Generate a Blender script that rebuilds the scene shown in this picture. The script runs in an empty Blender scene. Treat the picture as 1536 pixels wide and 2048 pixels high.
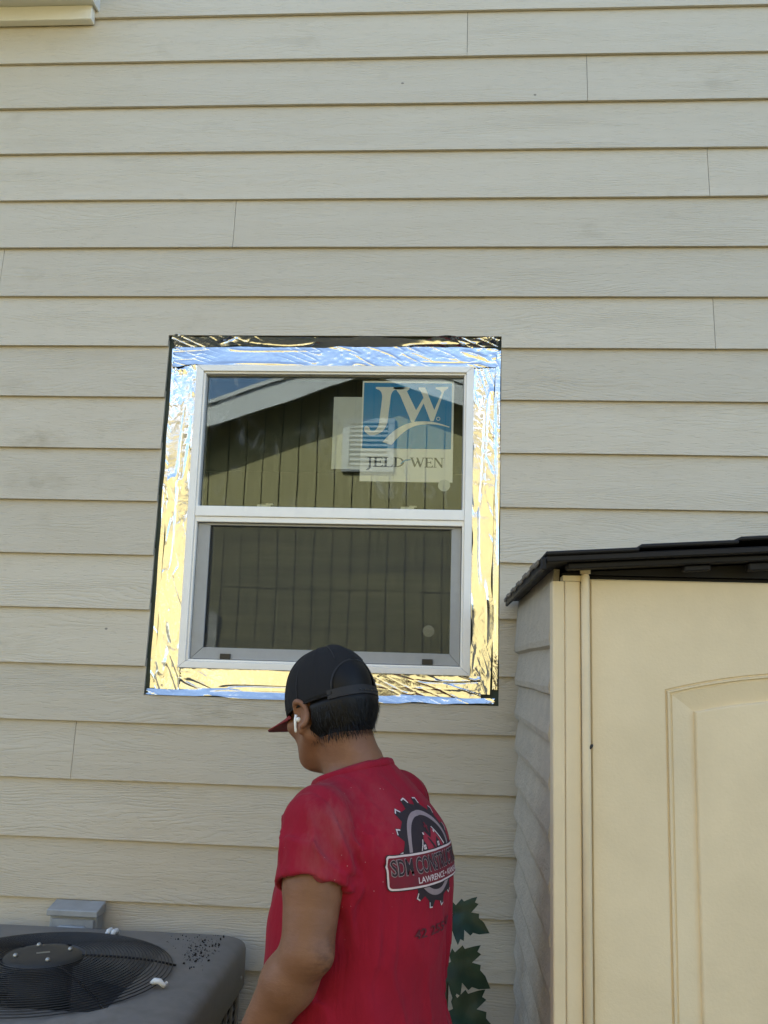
import bpy, bmesh, math, random
import numpy as np
from mathutils import Vector, Matrix, Euler
from mathutils.bvhtree import BVHTree
from mathutils.geometry import delaunay_2d_cdt

random.seed(7)
SC = bpy.context.scene
COL = SC.collection

# ------------------------------------------------------------------ camera, sky, sun, exposure
cam_d = bpy.data.cameras.new('camera')
cam = bpy.data.objects.new('camera', cam_d)
COL.objects.link(cam)
SC.camera = cam
cam_d.sensor_fit = 'VERTICAL'
cam_d.sensor_height = 36.0
cam_d.lens = 36.0 * 1830.0 / 2048.0
cam_d.clip_start = 0.05
cam_d.clip_end = 800.0
PITCH, YAW, ROLL = 0.16642, 0.07075, 0.02924
_f = Vector((-math.sin(YAW) * math.cos(PITCH), math.cos(YAW) * math.cos(PITCH), math.sin(PITCH)))
_r = Vector((math.cos(YAW), math.sin(YAW), 0))
_u = _r.cross(_f)
_r2 = _r * math.cos(ROLL) + _u * math.sin(ROLL)
_u2 = -_r * math.sin(ROLL) + _u * math.cos(ROLL)
M = Matrix((( _r2.x, _u2.x, -_f.x), (_r2.y, _u2.y, -_f.y), (_r2.z, _u2.z, -_f.z))).to_4x4()
M.translation = Vector((0, -2.9023, 1.62))
cam.matrix_world = M

SUN_TRAVEL = Vector((0.298, -0.40, -0.354)).normalized()
sun_from = -SUN_TRAVEL
sun_el = math.asin(sun_from.z)
sun_az = math.atan2(sun_from.x, sun_from.y)          # clockwise from +Y
world = bpy.data.worlds.new('World')
SC.world = world
world.use_nodes = True
wn = world.node_tree
wn.nodes.clear()
sky = wn.nodes.new('ShaderNodeTexSky')
sky.sky_type = 'NISHITA'
sky.sun_disc = False
sky.sun_elevation = sun_el
sky.sun_rotation = sun_az
sky.air_density = 1.0
sky.dust_density = 1.4
sky.ozone_density = 1.0
bg = wn.nodes.new('ShaderNodeBackground')
bg.inputs['Strength'].default_value = 0.115
wo = wn.nodes.new('ShaderNodeOutputWorld')
wn.links.new(sky.outputs[0], bg.inputs[0])
wn.links.new(bg.outputs[0], wo.inputs[0])

sd = bpy.data.lights.new('sun', 'SUN')
sd.energy = 3.7
sd.angle = math.radians(0.53)
sd.color = (1.0, 0.93, 0.82)
sun = bpy.data.objects.new('sun', sd)
COL.objects.link(sun)
sun.rotation_euler = SUN_TRAVEL.to_track_quat('-Z', 'Y').to_euler()
sun.location = (-8, 12, 14)

SC.view_settings.view_transform = 'Standard'
SC.view_settings.look = 'None'
SC.view_settings.gamma = 1.0
SC.view_settings.exposure = 2.05
SC.render.engine = 'CYCLES'
SC.cycles.use_denoising = True
SC.cycles.max_bounces = 8
SC.cycles.diffuse_bounces = 4
SC.cycles.transparent_max_bounces = 16
SC.cycles.caustics_reflective = False
SC.cycles.caustics_refractive = False
SC.cycles.sample_clamp_indirect = 6.0


# ------------------------------------------------------------------ helpers
def tag(o, label=None, cat=None, group=None, kind=None):
    if label: o['label'] = label
    if cat: o['category'] = cat
    if group: o['group'] = group
    if kind: o['kind'] = kind
    return o


def empty(name, loc=(0, 0, 0), rz=0.0):
    o = bpy.data.objects.new(name, None)
    o.empty_display_size = 0.1
    COL.objects.link(o)
    o.location = loc
    o.rotation_euler = (0, 0, rz)
    return o


def link(name, me, mat, parent=None):
    o = bpy.data.objects.new(name, me)
    COL.objects.link(o)
    if mat is not None and not me.materials:
        me.materials.append(mat)
    if parent is not None:
        o.parent = parent
    return o


def mesh(name, verts, faces, mat, parent=None, smooth=False):
    me = bpy.data.meshes.new(name)
    me.from_pydata([tuple(map(float, v)) for v in verts], [], [tuple(map(int, f)) for f in faces])
    if smooth:
        me.polygons.foreach_set('use_smooth', [True] * len(me.polygons))
    me.update()
    return link(name, me, mat, parent)


def from_bm(name, bm, mat, parent=None, smooth=False):
    bmesh.ops.recalc_face_normals(bm, faces=bm.faces)
    me = bpy.data.meshes.new(name)
    bm.to_mesh(me)
    bm.free()
    if smooth:
        me.polygons.foreach_set('use_smooth', [True] * len(me.polygons))
    return link(name, me, mat, parent)


def bm_box(bm, x0, x1, y0, y1, z0, z1, bev=0.0, seg=1):
    r = bmesh.ops.create_cube(bm, size=1.0)
    vs = r['verts']
    for v in vs:
        v.co = Vector(((x0 + x1) / 2 + v.co.x * (x1 - x0), (y0 + y1) / 2 + v.co.y * (y1 - y0), (z0 + z1) / 2 + v.co.z * (z1 - z0)))
    if bev > 0:
        es = list({e for v in vs for e in v.link_edges})
        bmesh.ops.bevel(bm, geom=es, offset=bev, segments=seg, affect='EDGES', profile=0.5)
    return vs


def box(name, x0, x1, y0, y1, z0, z1, mat, parent=None, bev=0.0, seg=1):
    bm = bmesh.new()
    bm_box(bm, x0, x1, y0, y1, z0, z1, bev, seg)
    return from_bm(name, bm, mat, parent)


def prism(name, poly, axis, d0, d1, mat, parent=None, bev=0.0):
    """polygon in the two other axes, extruded along axis from d0 to d1"""
    bm = bmesh.new()
    def P(a, b, d):
        return {'x': (d, a, b), 'y': (a, d, b), 'z': (a, b, d)}[axis]
    v0 = [bm.verts.new(P(a, b, d0)) for a, b in poly]
    v1 = [bm.verts.new(P(a, b, d1)) for a, b in poly]
    bm.faces.new(v0)
    bm.faces.new(v1[::-1])
    n = len(poly)
    for i in range(n):
        bm.faces.new((v0[i], v0[(i + 1) % n], v1[(i + 1) % n], v1[i]))
    if bev > 0:
        bmesh.ops.bevel(bm, geom=list(bm.edges), offset=bev, segments=1, affect='EDGES')
    return from_bm(name, bm, mat, parent)


def bm_tube(bm, pts, rad, n=8, closed=False, caps=True):
    pts = [Vector(p) for p in pts]
    m = len(pts)
    if not hasattr(rad, '__len__'):
        rad = [rad] * m
    rings = []
    prev = None
    for i, p in enumerate(pts):
        a = pts[(i - 1) % m] if (closed or i > 0) else p
        b = pts[(i + 1) % m] if (closed or i < m - 1) else p
        t = (b - a).normalized()
        if prev is None:
            n1 = t.orthogonal().normalized()
        else:
            n1 = (prev - t * prev.dot(t)).normalized()
        prev = n1
        n2 = t.cross(n1)
        rings.append([bm.verts.new(p + (n1 * math.cos(2 * math.pi * k / n) + n2 * math.sin(2 * math.pi * k / n)) * rad[i]) for k in range(n)])
    for i in range(m if closed else m - 1):
        A, B = rings[i], rings[(i + 1) % m]
        for k in range(n):
            bm.faces.new((A[k], A[(k + 1) % n], B[(k + 1) % n], B[k]))
    if caps and not closed:
        bm.faces.new(rings[0][::-1])
        bm.faces.new(rings[-1])


def tube(name, pts, rad, mat, parent=None, n=8, closed=False):
    bm = bmesh.new()
    bm_tube(bm, pts, rad, n, closed)
    return from_bm(name, bm, mat, parent, True)


# --- numpy noise
def _hash(ix, iy, iz, s):
    h = (ix.astype(np.int64) * 374761393 + iy.astype(np.int64) * 668265263 + iz.astype(np.int64) * 2147483647 + s * 974634777) & 0xFFFFFFFF
    h = ((h ^ (h >> 13)) * 1274126177) & 0xFFFFFFFF
    h = h ^ (h >> 16)
    return (h & 0xFFFF) / 65535.0 * 2 - 1


def vnoise(x, y, z, s=0):
    x, y, z = np.broadcast_arrays(np.asarray(x, float), np.asarray(y, float), np.asarray(z, float))
    fx, fy, fz = np.floor(x), np.floor(y), np.floor(z)
    tx, ty, tz = x - fx, y - fy, z - fz
    sx, sy, sz = (t * t * t * (t * (t * 6 - 15) + 10) for t in (tx, ty, tz))
    r = 0
    for dx in (0, 1):
        wx = sx if dx else 1 - sx
        for dy in (0, 1):
            wy = sy if dy else 1 - sy
            for dz in (0, 1):
                wz = sz if dz else 1 - sz
                r = r + wx * wy * wz * _hash(fx + dx, fy + dy, fz + dz, s)
    return r


def fbm(x, y, z, s=0, o=3):
    r = 0; a = 1.0
    for i in range(o):
        r = r + a * vnoise(x * 2 ** i, y * 2 ** i, z * 2 ** i, s + i)
        a *= 0.5
    return r


# ------------------------------------------------------------------ materials
def new_mat(name):
    m = bpy.data.materials.new(name)
    m.use_nodes = True
    nt = m.node_tree
    nt.nodes.clear()
    out = nt.nodes.new('ShaderNodeOutputMaterial')
    p = nt.nodes.new('ShaderNodeBsdfPrincipled')
    nt.links.new(p.outputs[0], out.inputs[0])
    return m, nt, p, out


class NT:
    def __init__(s, nt): s.nt = nt
    def n(s, t, **k):
        nd = s.nt.nodes.new('ShaderNode' + t)
        for a, v in k.items():
            if a.startswith('i_'): nd.inputs[a[2:].replace('_', ' ')].default_value = v
            else: setattr(nd, a, v)
        return nd
    def l(s, a, b): s.nt.links.new(a, b)
    def math(s, op, a, b=None, clamp=False):
        m = s.nt.nodes.new('ShaderNodeMath'); m.operation = op; m.use_clamp = clamp
        for i, v in enumerate((a, b)):
            if v is None: continue
            if isinstance(v, (int, float)): m.inputs[i].default_value = v
            else: s.l(v, m.inputs[i])
        return m.outputs[0]
    def coord(s, kind='Object', scale=(1, 1, 1), rand=0.0, loc=(0, 0, 0)):
        tc = s.nt.nodes.new('ShaderNodeTexCoord')
        v = tc.outputs[kind]
        if rand:
            oi = s.nt.nodes.new('ShaderNodeObjectInfo')
            c = s.nt.nodes.new('ShaderNodeCombineXYZ')
            a = s.math('MULTIPLY', oi.outputs['Random'], rand)
            for k, f in enumerate((1.0, 0.37, 0.71)):
                s.l(s.math('MULTIPLY', a, f), c.inputs[k])
            ad = s.nt.nodes.new('ShaderNodeVectorMath'); ad.operation = 'ADD'
            s.l(v, ad.inputs[0]); s.l(c.outputs[0], ad.inputs[1])
            v = ad.outputs[0]
        mp = s.nt.nodes.new('ShaderNodeMapping')
        mp.inputs['Scale'].default_value = scale
        mp.inputs['Location'].default_value = loc
        s.l(v, mp.inputs[0])
        return mp.outputs[0]
    def noise(s, vec, scale, detail=4, rough=0.55, dist=0.0):
        n = s.nt.nodes.new('ShaderNodeTexNoise')
        n.inputs['Scale'].default_value = scale
        n.inputs['Detail'].default_value = detail
        n.inputs['Roughness'].default_value = rough
        n.inputs['Distortion'].default_value = dist
        s.l(vec, n.inputs['Vector'])
        return n.outputs['Fac']
    def ramp(s, fac, stops):
        r = s.nt.nodes.new('ShaderNodeValToRGB')
        e = r.color_ramp.elements
        while len(e) < len(stops): e.new(0.5)
        for q, (p, c) in zip(e, stops):
            q.position = p
            q.color = (c, c, c, 1) if isinstance(c, (int, float)) else (*c, 1)
        s.l(fac, r.inputs[0])
        return r.outputs['Color']
    def mix(s, fac, a, b, mode='MIX'):
        m = s.nt.nodes.new('ShaderNodeMix'); m.data_type = 'RGBA'; m.blend_type = mode
        for sock, v in ((m.inputs[0], fac), (m.inputs[6], a), (m.inputs[7], b)):
            if isinstance(v, (int, float)): sock.default_value = v
            elif isinstance(v, tuple): sock.default_value = (*v, 1)
            else: s.l(v, sock)
        return m.outputs[2]
    def bump(s, h, strength, dist, normal=None):
        b = s.nt.nodes.new('ShaderNodeBump')
        b.inputs['Strength'].default_value = strength
        b.inputs['Distance'].default_value = dist
        s.l(h, b.inputs['Height'])
        if normal is not None: s.l(normal, b.inputs['Normal'])
        return b.outputs[0]


def simple(name, col, rough=0.5, metal=0.0, var=0.0, vscale=8.0, bump=0.0, bscale=120.0, bdist=0.001, spec=0.5, stretch=(1, 1, 1)):
    m, nt, p, out = new_mat(name)
    g = NT(nt)
    p.inputs['Roughness'].default_value = rough
    p.inputs['Metallic'].default_value = metal
    p.inputs['Specular IOR Level'].default_value = spec
    p.inputs['Base Color'].default_value = (*col, 1)
    if var or bump:
        v = g.coord('Object', stretch, rand=13.0)
        if var:
            n = g.noise(v, vscale, 5, 0.6)
            dark = tuple(c * (1 - var) for c in col); lite = tuple(min(1, c * (1 + var)) for c in col)
            g.l(g.ramp(n, [(0.3, dark), (0.7, lite)]), p.inputs['Base Color'])
            g.l(g.ramp(n, [(0.3, max(0.02, rough - 0.08)), (0.7, min(1, rough + 0.08))]), p.inputs['Roughness'])
        if bump:
            g.l(g.bump(g.noise(v, bscale, 4, 0.6), bump, bdist), p.inputs['Normal'])
    return m


def siding_material():
    m, nt, p, out = new_mat('painted_lap_siding')
    g = NT(nt)
    v = g.coord('Object', (1, 1, 1), rand=37.0)
    def mp(vec, sc):
        q = nt.nodes.new('ShaderNodeMapping'); q.inputs['Scale'].default_value = sc; g.l(vec, q.inputs[0]); return q.outputs[0]
    # warp the height so the grain runs in wavy cathedral lines
    w1 = g.noise(mp(v, (1.3, 1, 7)), 1.0, 2, 0.5)
    w2 = g.noise(mp(v, (9, 1, 40)), 1.0, 3, 0.55)
    sep = nt.nodes.new('ShaderNodeSeparateXYZ'); g.l(v, sep.inputs[0])
    zz = g.math('ADD', sep.outputs[2], g.math('ADD', g.math('MULTIPLY', w1, 0.22), g.math('MULTIPLY', w2, 0.022)))
    ph = g.math('MULTIPLY', zz, 290.0)
    line = g.math('POWER', g.math('ABSOLUTE', g.math('SINE', ph)), 0.6)
    mask = g.ramp(g.noise(mp(v, (2.2, 1, 14)), 1.0, 3, 0.6), [(0.42, 0.0), (0.62, 1.0)])
    fine = g.noise(mp(v, (26, 26, 230)), 1.0, 4, 0.65)
    tick = g.ramp(g.noise(mp(v, (34, 10, 200)), 1.0, 2, 0.5), [(0.56, 0.0), (0.68, 1.0)])
    h = g.math('ADD', g.math('MULTIPLY', g.math('MULTIPLY', line, mask), 0.60), g.math('MULTIPLY', fine, 0.50))
    h = g.math('SUBTRACT', h, g.math('MULTIPLY', tick, 0.4))
    g.l(g.bump(h, 0.72, 0.0027), p.inputs['Normal'])
    base = (0.575, 0.503, 0.385)
    big = g.noise(g.coord('Generated', (3, 1, 2), rand=11.0), 2.0, 4, 0.6)
    c = g.mix(g.ramp(big, [(0.3, 0.0), (0.75, 1.0)]), base, (0.605, 0.536, 0.42))
    tc = nt.nodes.new('ShaderNodeNewGeometry')
    sm = g.noise(mp(tc.outputs['Position'], (5, 5, 7)), 1.0, 4, 0.6)
    c = g.mix(g.ramp(sm, [(0.62, 0.0), (0.74, 0.30)]), c, (0.40, 0.34, 0.24))
    for (sx_, sz_, rx_, rz_, st_) in ((-1.385, 2.335, 0.13, 0.055, 0.9), (-1.36, 2.19, 0.16, 0.06, 0.7), (-0.70, 1.455, 0.35, 0.07, 0.6), (0.22, 1.46, 0.10, 0.05, 0.7), (-1.45, 1.66, 0.2, 0.05, 0.5)):
        gr_ = nt.nodes.new('ShaderNodeTexGradient'); gr_.gradient_type = 'SPHERICAL'
        mq = nt.nodes.new('ShaderNodeMapping'); mq.inputs['Scale'].default_value = (1 / rx_, 0, 1 / rz_); mq.inputs['Location'].default_value = (-sx_ / rx_, 0, -sz_ / rz_)
        g.l(tc.outputs['Position'], mq.inputs[0]); g.l(mq.outputs[0], gr_.inputs[0])
        k_ = g.math('MULTIPLY', g.math('MULTIPLY', gr_.outputs['Fac'], g.ramp(g.noise(mp(tc.outputs['Position'], (16, 16, 30)), 1.0, 4, 0.6), [(0.35, 0.0), (0.6, 1.0)])), st_ * 0.75)
        c = g.mix(k_, c, (0.36, 0.30, 0.20))
    vo = nt.nodes.new('ShaderNodeTexVoronoi'); vo.inputs['Scale'].default_value = 3.2
    g.l(mp(tc.outputs['Position'], (1, 1, 1.4)), vo.inputs['Vector'])
    c = g.mix(g.math('MULTIPLY', g.math('LESS_THAN', vo.outputs['Distance'], 0.016), 0.7), c, (0.12, 0.10, 0.08))
    oi = nt.nodes.new('ShaderNodeObjectInfo')
    hv = nt.nodes.new('ShaderNodeHueSaturation')
    g.l(g.math('ADD', g.math('MULTIPLY', oi.outputs['Random'], 0.10), 0.95), hv.inputs['Value'])
    g.l(c, hv.inputs['Color'])
    g.l(hv.outputs[0], p.inputs['Base Color'])
    p.inputs['Roughness'].default_value = 0.55
    p.inputs['Specular IOR Level'].default_value = 0.35
    return m


def foil_material():
    m, nt, p, out = new_mat('aluminium_foil_tape')
    g = NT(nt)
    p.inputs['Base Color'].default_value = (0.68, 0.68, 0.675, 1)
    p.inputs['Metallic'].default_value = 1.0
    v = g.coord('Object', (1, 1, 1))
    n = g.noise(v, 14, 4, 0.6)
    g.l(g.ramp(n, [(0.35, 0.07), (0.7, 0.2)]), p.inputs['Roughness'])
    f1 = g.noise(g.coord('Object', (420, 420, 420)), 1.0, 3, 0.6)
    msk = g.ramp(g.noise(v, 9.0, 3, 0.6), [(0.45, 0.0), (0.6, 1.0)])
    f2 = g.noise(g.coord('Object', (26, 26, 26)), 1.0, 3, 0.5, 0.6)
    b1 = g.bump(g.math('MULTIPLY', f1, msk), 0.35, 0.0006)
    b2 = g.bump(f2, 0.22, 0.006, b1)
    g.l(b2, p.inputs['Normal'])
    return m


def glass_material(name, smudge=False, ior=1.57):
    m = bpy.data.materials.new(name)
    m.use_nodes = True
    nt = m.node_tree; nt.nodes.clear()
    g = NT(nt)
    out = nt.nodes.new('ShaderNodeOutputMaterial')
    fr = nt.nodes.new('ShaderNodeFresnel'); fr.inputs['IOR'].default_value = ior
    tr = nt.nodes.new('ShaderNodeBsdfTransparent'); tr.inputs[0].default_value = (0.955, 0.975, 0.965, 1)
    gl = nt.nodes.new('ShaderNodeBsdfGlossy'); gl.inputs['Roughness'].default_value = 0.0; gl.inputs[0].default_value = (0.80, 0.95, 1.0, 1)
    wv = g.noise(g.coord('Object', (3, 3, 3)), 1.0, 1, 0.4)
    g.l(g.bump(wv, 0.02, 0.02), gl.inputs['Normal'])
    mx = nt.nodes.new('ShaderNodeMixShader')
    g.l(fr.outputs[0], mx.inputs[0]); g.l(tr.outputs[0], mx.inputs[1]); g.l(gl.outputs[0], mx.inputs[2])
    last = mx.outputs[0]
    if smudge:
        df = nt.nodes.new('ShaderNodeBsdfDiffuse'); df.inputs[0].default_value = (0.75, 0.78, 0.8, 1)
        v = g.coord('Object', (1, 1, 1))
        swirl = g.noise(g.coord('Object', (13, 13, 8)), 1.0, 5, 0.6, 1.6)
        spot = g.noise(v, 4.5, 2, 0.5, 0.4)
        k = g.math('MULTIPLY', g.ramp(swirl, [(0.5, 0.0), (0.75, 1.0)]), g.ramp(spot, [(0.48, 0.0), (0.64, 1.0)]))
        k = g.math('ADD', g.math('MULTIPLY', k, 0.17), 0.002)
        m2 = nt.nodes.new('ShaderNodeMixShader')
        g.l(k, m2.inputs[0]); g.l(last, m2.inputs[1]); g.l(df.outputs[0], m2.inputs[2])
        last = m2.outputs[0]
    g.l(last, out.inputs[0])
    return m


def screen_material():
    m = bpy.data.materials.new('insect_screen_mesh')
    m.use_nodes = True
    nt = m.node_tree; nt.nodes.clear()
    g = NT(nt)
    out = nt.nodes.new('ShaderNodeOutputMaterial')
    tr = nt.nodes.new('ShaderNodeBsdfTransparent')
    df = nt.nodes.new('ShaderNodeBsdfDiffuse'); df.inputs[0].default_value = (0.085, 0.085, 0.08, 1)
    mx = nt.nodes.new('ShaderNodeMixShader')
    band = g.noise(g.coord('Object', (1.5, 1, 26)), 1.0, 2, 0.5)
    g.l(g.ramp(band, [(0.3, 0.22), (0.7, 0.32)]), mx.inputs[0])
    g.l(tr.outputs[0], mx.inputs[1]); g.l(df.outputs[0], mx.inputs[2])
    g.l(mx.outputs[0], out.inputs[0])
    return m


def shirt_material():
    m, nt, p, out = new_mat('red_cotton_tshirt')
    g = NT(nt)
    v = g.coord('Object')
    red = (0.31, 0.010, 0.028)
    n = g.noise(v, 6, 5, 0.65)
    c = g.mix(g.ramp(n, [(0.3, 0.0), (0.7, 1.0)]), (0.235, 0.008, 0.022), red)
    # dry dust rubbed over the shoulder and sleeve
    dst = g.noise(g.coord('Object', (9, 9, 4)), 1.0, 6, 0.7)
    reg = nt.nodes.new('ShaderNodeTexGradient'); reg.gradient_type = 'SPHERICAL'
    g.l(g.coord('Object', (5.2, 5.2, 4.2), loc=(0.9, 0.1, -5.55)), reg.inputs[0])
    k = g.math('MULTIPLY', g.ramp(dst, [(0.46, 0.0), (0.74, 1.0)]), g.ramp(reg.outputs['Fac'], [(0.1, 0.0), (0.8, 0.20)]))
    c = g.mix(k, c, (0.42, 0.33, 0.28))
    sp = nt.nodes.new('ShaderNodeTexVoronoi'); sp.inputs['Scale'].default_value = 55
    g.l(v, sp.inputs['Vector'])
    spm = g.math('MULTIPLY', g.math('LESS_THAN', sp.outputs['Distance'], 0.042), g.ramp(reg.outputs['Fac'], [(0.15, 0.0), (0.3, 0.5)]))
    c = g.mix(spm, c, (0.7, 0.65, 0.6))
    g.l(c, p.inputs['Base Color'])
    p.inputs['Roughness'].default_value = 0.85
    p.inputs['Specular IOR Level'].default_value = 0.15
    p.inputs['Sheen Weight'].default_value = 0.04
    p.inputs['Sheen Roughness'].default_value = 0.5
    wr = g.noise(g.coord('Object', (30, 30, 9)), 1.0, 4, 0.6, 0.8)
    kn = g.noise(v, 900, 2, 0.5)
    b = g.bump(wr, 0.4, 0.008)
    g.l(g.bump(kn, 0.15, 0.0006, b), p.inputs['Normal'])
    return m


def skin_material():
    m, nt, p, out = new_mat('tanned_skin')
    g = NT(nt)
    v = g.coord('Object')
    n = g.noise(v, 11, 4, 0.6)
    c = g.mix(g.ramp(n, [(0.3, 0.0), (0.7, 1.0)]), (0.185, 0.082, 0.042), (0.235, 0.110, 0.060))
    eg = nt.nodes.new('ShaderNodeTexGradient'); eg.gradient_type = 'SPHERICAL'
    g.l(g.coord('Object', (18, 18, 14), loc=(0.208 * 18, 0.05 * 18, -1.105 * 14)), eg.inputs[0])
    fr_ = g.noise(g.coord('Object', (60, 60, 130)), 1.0, 4, 0.6)
    c = g.mix(g.math('MULTIPLY', eg.outputs['Fac'], g.ramp(fr_, [(0.4, 0.2), (0.6, 1.0)])), c, (0.085, 0.036, 0.022))
    c = g.mix(g.ramp(g.noise(v, 38, 5, 0.7), [(0.5, 0.0), (0.8, 0.35)]), c, (0.30, 0.15, 0.09))
    g.l(c, p.inputs['Base Color'])
    p.inputs['Roughness'].default_value = 0.52
    p.inputs['Specular IOR Level'].default_value = 0.35
    p.inputs['Subsurface Weight'].default_value = 0.08
    p.inputs['Subsurface Radius'].default_value = (0.012, 0.005, 0.003)
    p.inputs['Subsurface Scale'].default_value = 1.0
    b0 = g.bump(g.noise(g.coord('Object', (50, 50, 120)), 1.0, 4, 0.6), 0.25, 0.004)
    g.l(g.bump(g.noise(v, 420, 3, 0.6), 0.25, 0.0010, b0), p.inputs['Normal'])
    return m


def plywood_siding_material():
    m, nt, p, out = new_mat('olive_plywood_siding')
    g = NT(nt)
    v = g.coord('Object', (30, 30, 1.6), rand=17.0)
    n = g.noise(v, 1.0, 5, 0.6)
    c = g.mix(g.ramp(n, [(0.3, 0.0), (0.7, 1.0)]), (0.365, 0.316, 0.145), (0.45, 0.392, 0.185))
    g.l(c, p.inputs['Base Color'])
    p.inputs['Roughness'].default_value = 0.75
    g.l(g.bump(n, 0.35, 0.003), p.inputs['Normal'])
    return m


def ground_material():
    m, nt, p, out = new_mat('dry_lawn_ground')
    g = NT(nt)
    v = g.coord('Object')
    n1 = g.noise(v, 0.7, 5, 0.6); n2 = g.noise(v, 22, 5, 0.7)
    c = g.mix(g.ramp(n1, [(0.4, 0.0), (0.6, 1.0)]), (0.10, 0.082, 0.052), (0.055, 0.075, 0.028))
    c = g.mix(g.ramp(n2, [(0.3, 0.0), (0.7, 0.6)]), c, (0.15, 0.13, 0.09))
    g.l(c, p.inputs['Base Color'])
    p.inputs['Roughness'].default_value = 0.9
    g.l(g.bump(n2, 0.8, 0.03), p.inputs['Normal'])
    return m


MAT = dict(
    siding=siding_material(), foil=foil_material(),
    glass=glass_material('window_glass', True), glass2=glass_material('window_glass_lower', False),
    screen=screen_material(), shirt=shirt_material(), skin=skin_material(), ply=plywood_siding_material(), ground=ground_material(),
    sheath=simple('dark_green_sheathing', (0.030, 0.045, 0.032), 0.6, var=0.35, vscale=25),
    vinyl=simple('white_vinyl', (0.93, 0.885, 0.81), 0.35, var=0.035, vscale=9, bump=0.03, bscale=60),
    lock=simple('almond_plastic', (0.70, 0.66, 0.52), 0.4, var=0.04),
    sframe=simple('grey_screen_frame', (0.36, 0.355, 0.34), 0.5, var=0.05, vscale=30),
    black=simple('black_plastic', (0.012, 0.012, 0.013), 0.45, var=0.2),
    gasket=simple('dark_gasket', (0.02, 0.02, 0.02), 0.6),
    stick_white=simple('sticker_white', (0.94, 0.92, 0.86), 0.6),
    stick_blue=simple('sticker_blue', (0.0, 0.25, 0.58), 0.5),
    stick_grey=simple('sticker_paper_grey', (0.66, 0.67, 0.63), 0.7, var=0.05, vscale=14),
    stick_dark=simple('sticker_dark_ink', (0.05, 0.055, 0.06), 0.6),
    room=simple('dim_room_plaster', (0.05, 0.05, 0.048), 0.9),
    trimw=simple('white_trim_paint', (0.72, 0.71, 0.67), 0.5, var=0.05, vscale=5),
    soffit=simple('cream_soffit_paint', (0.84, 0.80, 0.70), 0.55, var=0.05, vscale=5),
    roofsh=simple('asphalt_shingle', (0.06, 0.055, 0.05), 0.95, var=0.3, vscale=30, bump=0.5, bscale=200, bdist=0.004),
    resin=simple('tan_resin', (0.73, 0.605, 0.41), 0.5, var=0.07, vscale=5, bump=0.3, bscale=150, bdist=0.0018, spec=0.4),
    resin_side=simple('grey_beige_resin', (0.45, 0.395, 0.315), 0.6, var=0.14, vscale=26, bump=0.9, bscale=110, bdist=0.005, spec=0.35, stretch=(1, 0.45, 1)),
    shed_roof=simple('charcoal_resin', (0.013, 0.012, 0.013), 0.6, spec=0.25, var=0.2, vscale=12, bump=0.2, bscale=90, bdist=0.0015),
    shed_eave=simple('weathered_resin_edge', (0.17, 0.145, 0.115), 0.7, var=0.3, vscale=40),
    ac=simple('grey_brown_powder_coat', (0.19, 0.176, 0.158), 0.55, var=0.2, vscale=24, bump=0.12, bscale=260, bdist=0.0008),
    wire=simple('black_grille_wire', (0.010, 0.010, 0.011), 0.42),
    acdark=simple('dark_fan_metal', (0.02, 0.021, 0.022), 0.5, var=0.2),
    fin=simple('aluminium_coil', (0.10, 0.10, 0.10), 0.5, metal=0.6, var=0.2, vscale=40),
    bolt=simple('zinc_bolt', (0.38, 0.38, 0.36), 0.45, metal=0.9),
    zip=simple('white_nylon', (0.75, 0.75, 0.72), 0.45, var=0.05),
    galv=simple('grey_galvanised_box', (0.36, 0.365, 0.36), 0.5, metal=0.2, var=0.14, vscale=16, bump=0.1, bscale=80),
    debris=simple('dirt_crumbs', (0.018, 0.014, 0.011), 0.95, var=0.4, vscale=90),
    leaf=simple('dark_green_leaf', (0.013, 0.042, 0.022), 0.45, var=0.35, vscale=20, bump=0.2, bscale=50, bdist=0.002),
    stem=simple('green_brown_stem', (0.07, 0.06, 0.03), 0.7, var=0.2),
    hair=simple('black_hair', (0.005, 0.0045, 0.0045), 0.5, var=0.2, spec=0.25),
    cap=simple('black_cap_mesh', (0.015, 0.0145, 0.0155), 0.85, spec=0.2, var=0.15, vscale=40, bump=0.5, bscale=420, bdist=0.0012),
    brim=simple('red_cap_brim', (0.20, 0.018, 0.022), 0.8, var=0.12, vscale=40, bump=0.2, bscale=300),
    strap=simple('black_snap_strap', (0.022, 0.021, 0.022), 0.55, spec=0.25),
    bud=simple('white_earbud', (0.80, 0.80, 0.78), 0.25),
    jeans=simple('blue_denim', (0.035, 0.055, 0.11), 0.85, var=0.25, vscale=20, bump=0.3, bscale=500),
    shoe=simple('brown_work_boot', (0.10, 0.06, 0.03), 0.7, var=0.25),
    ink_black=simple('print_black', (0.020, 0.010, 0.014), 0.8),
    ink_white=simple('print_white', (0.62, 0.50, 0.49), 0.8, var=0.08, vscale=60),
    ink_red=simple('print_red', (0.30, 0.016, 0.035), 0.85),
    ink_dark=simple('print_dark_red', (0.15, 0.008, 0.018), 0.85, var=0.2, vscale=60),
    ink_faded=simple('print_faded', (0.10, 0.010, 0.018), 0.85, var=0.3, vscale=60),
    ink_grey=simple('print_grey', (0.27, 0.20, 0.205), 0.8, var=0.1, vscale=60),
    eye=simple('eye', (0.7, 0.68, 0.64), 0.2),
    vent=simple('white_vent_metal', (0.40, 0.40, 0.385), 0.4),
)

# ------------------------------------------------------------------ ground
gv = [(-150, -150, 0), (150, -150, 0), (150, 150, 0), (-150, 150, 0)]
tag(mesh('ground', gv, [(0, 1, 2, 3)], MAT['ground']), 'dry grassy ground between the two houses', kind='structure')

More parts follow.
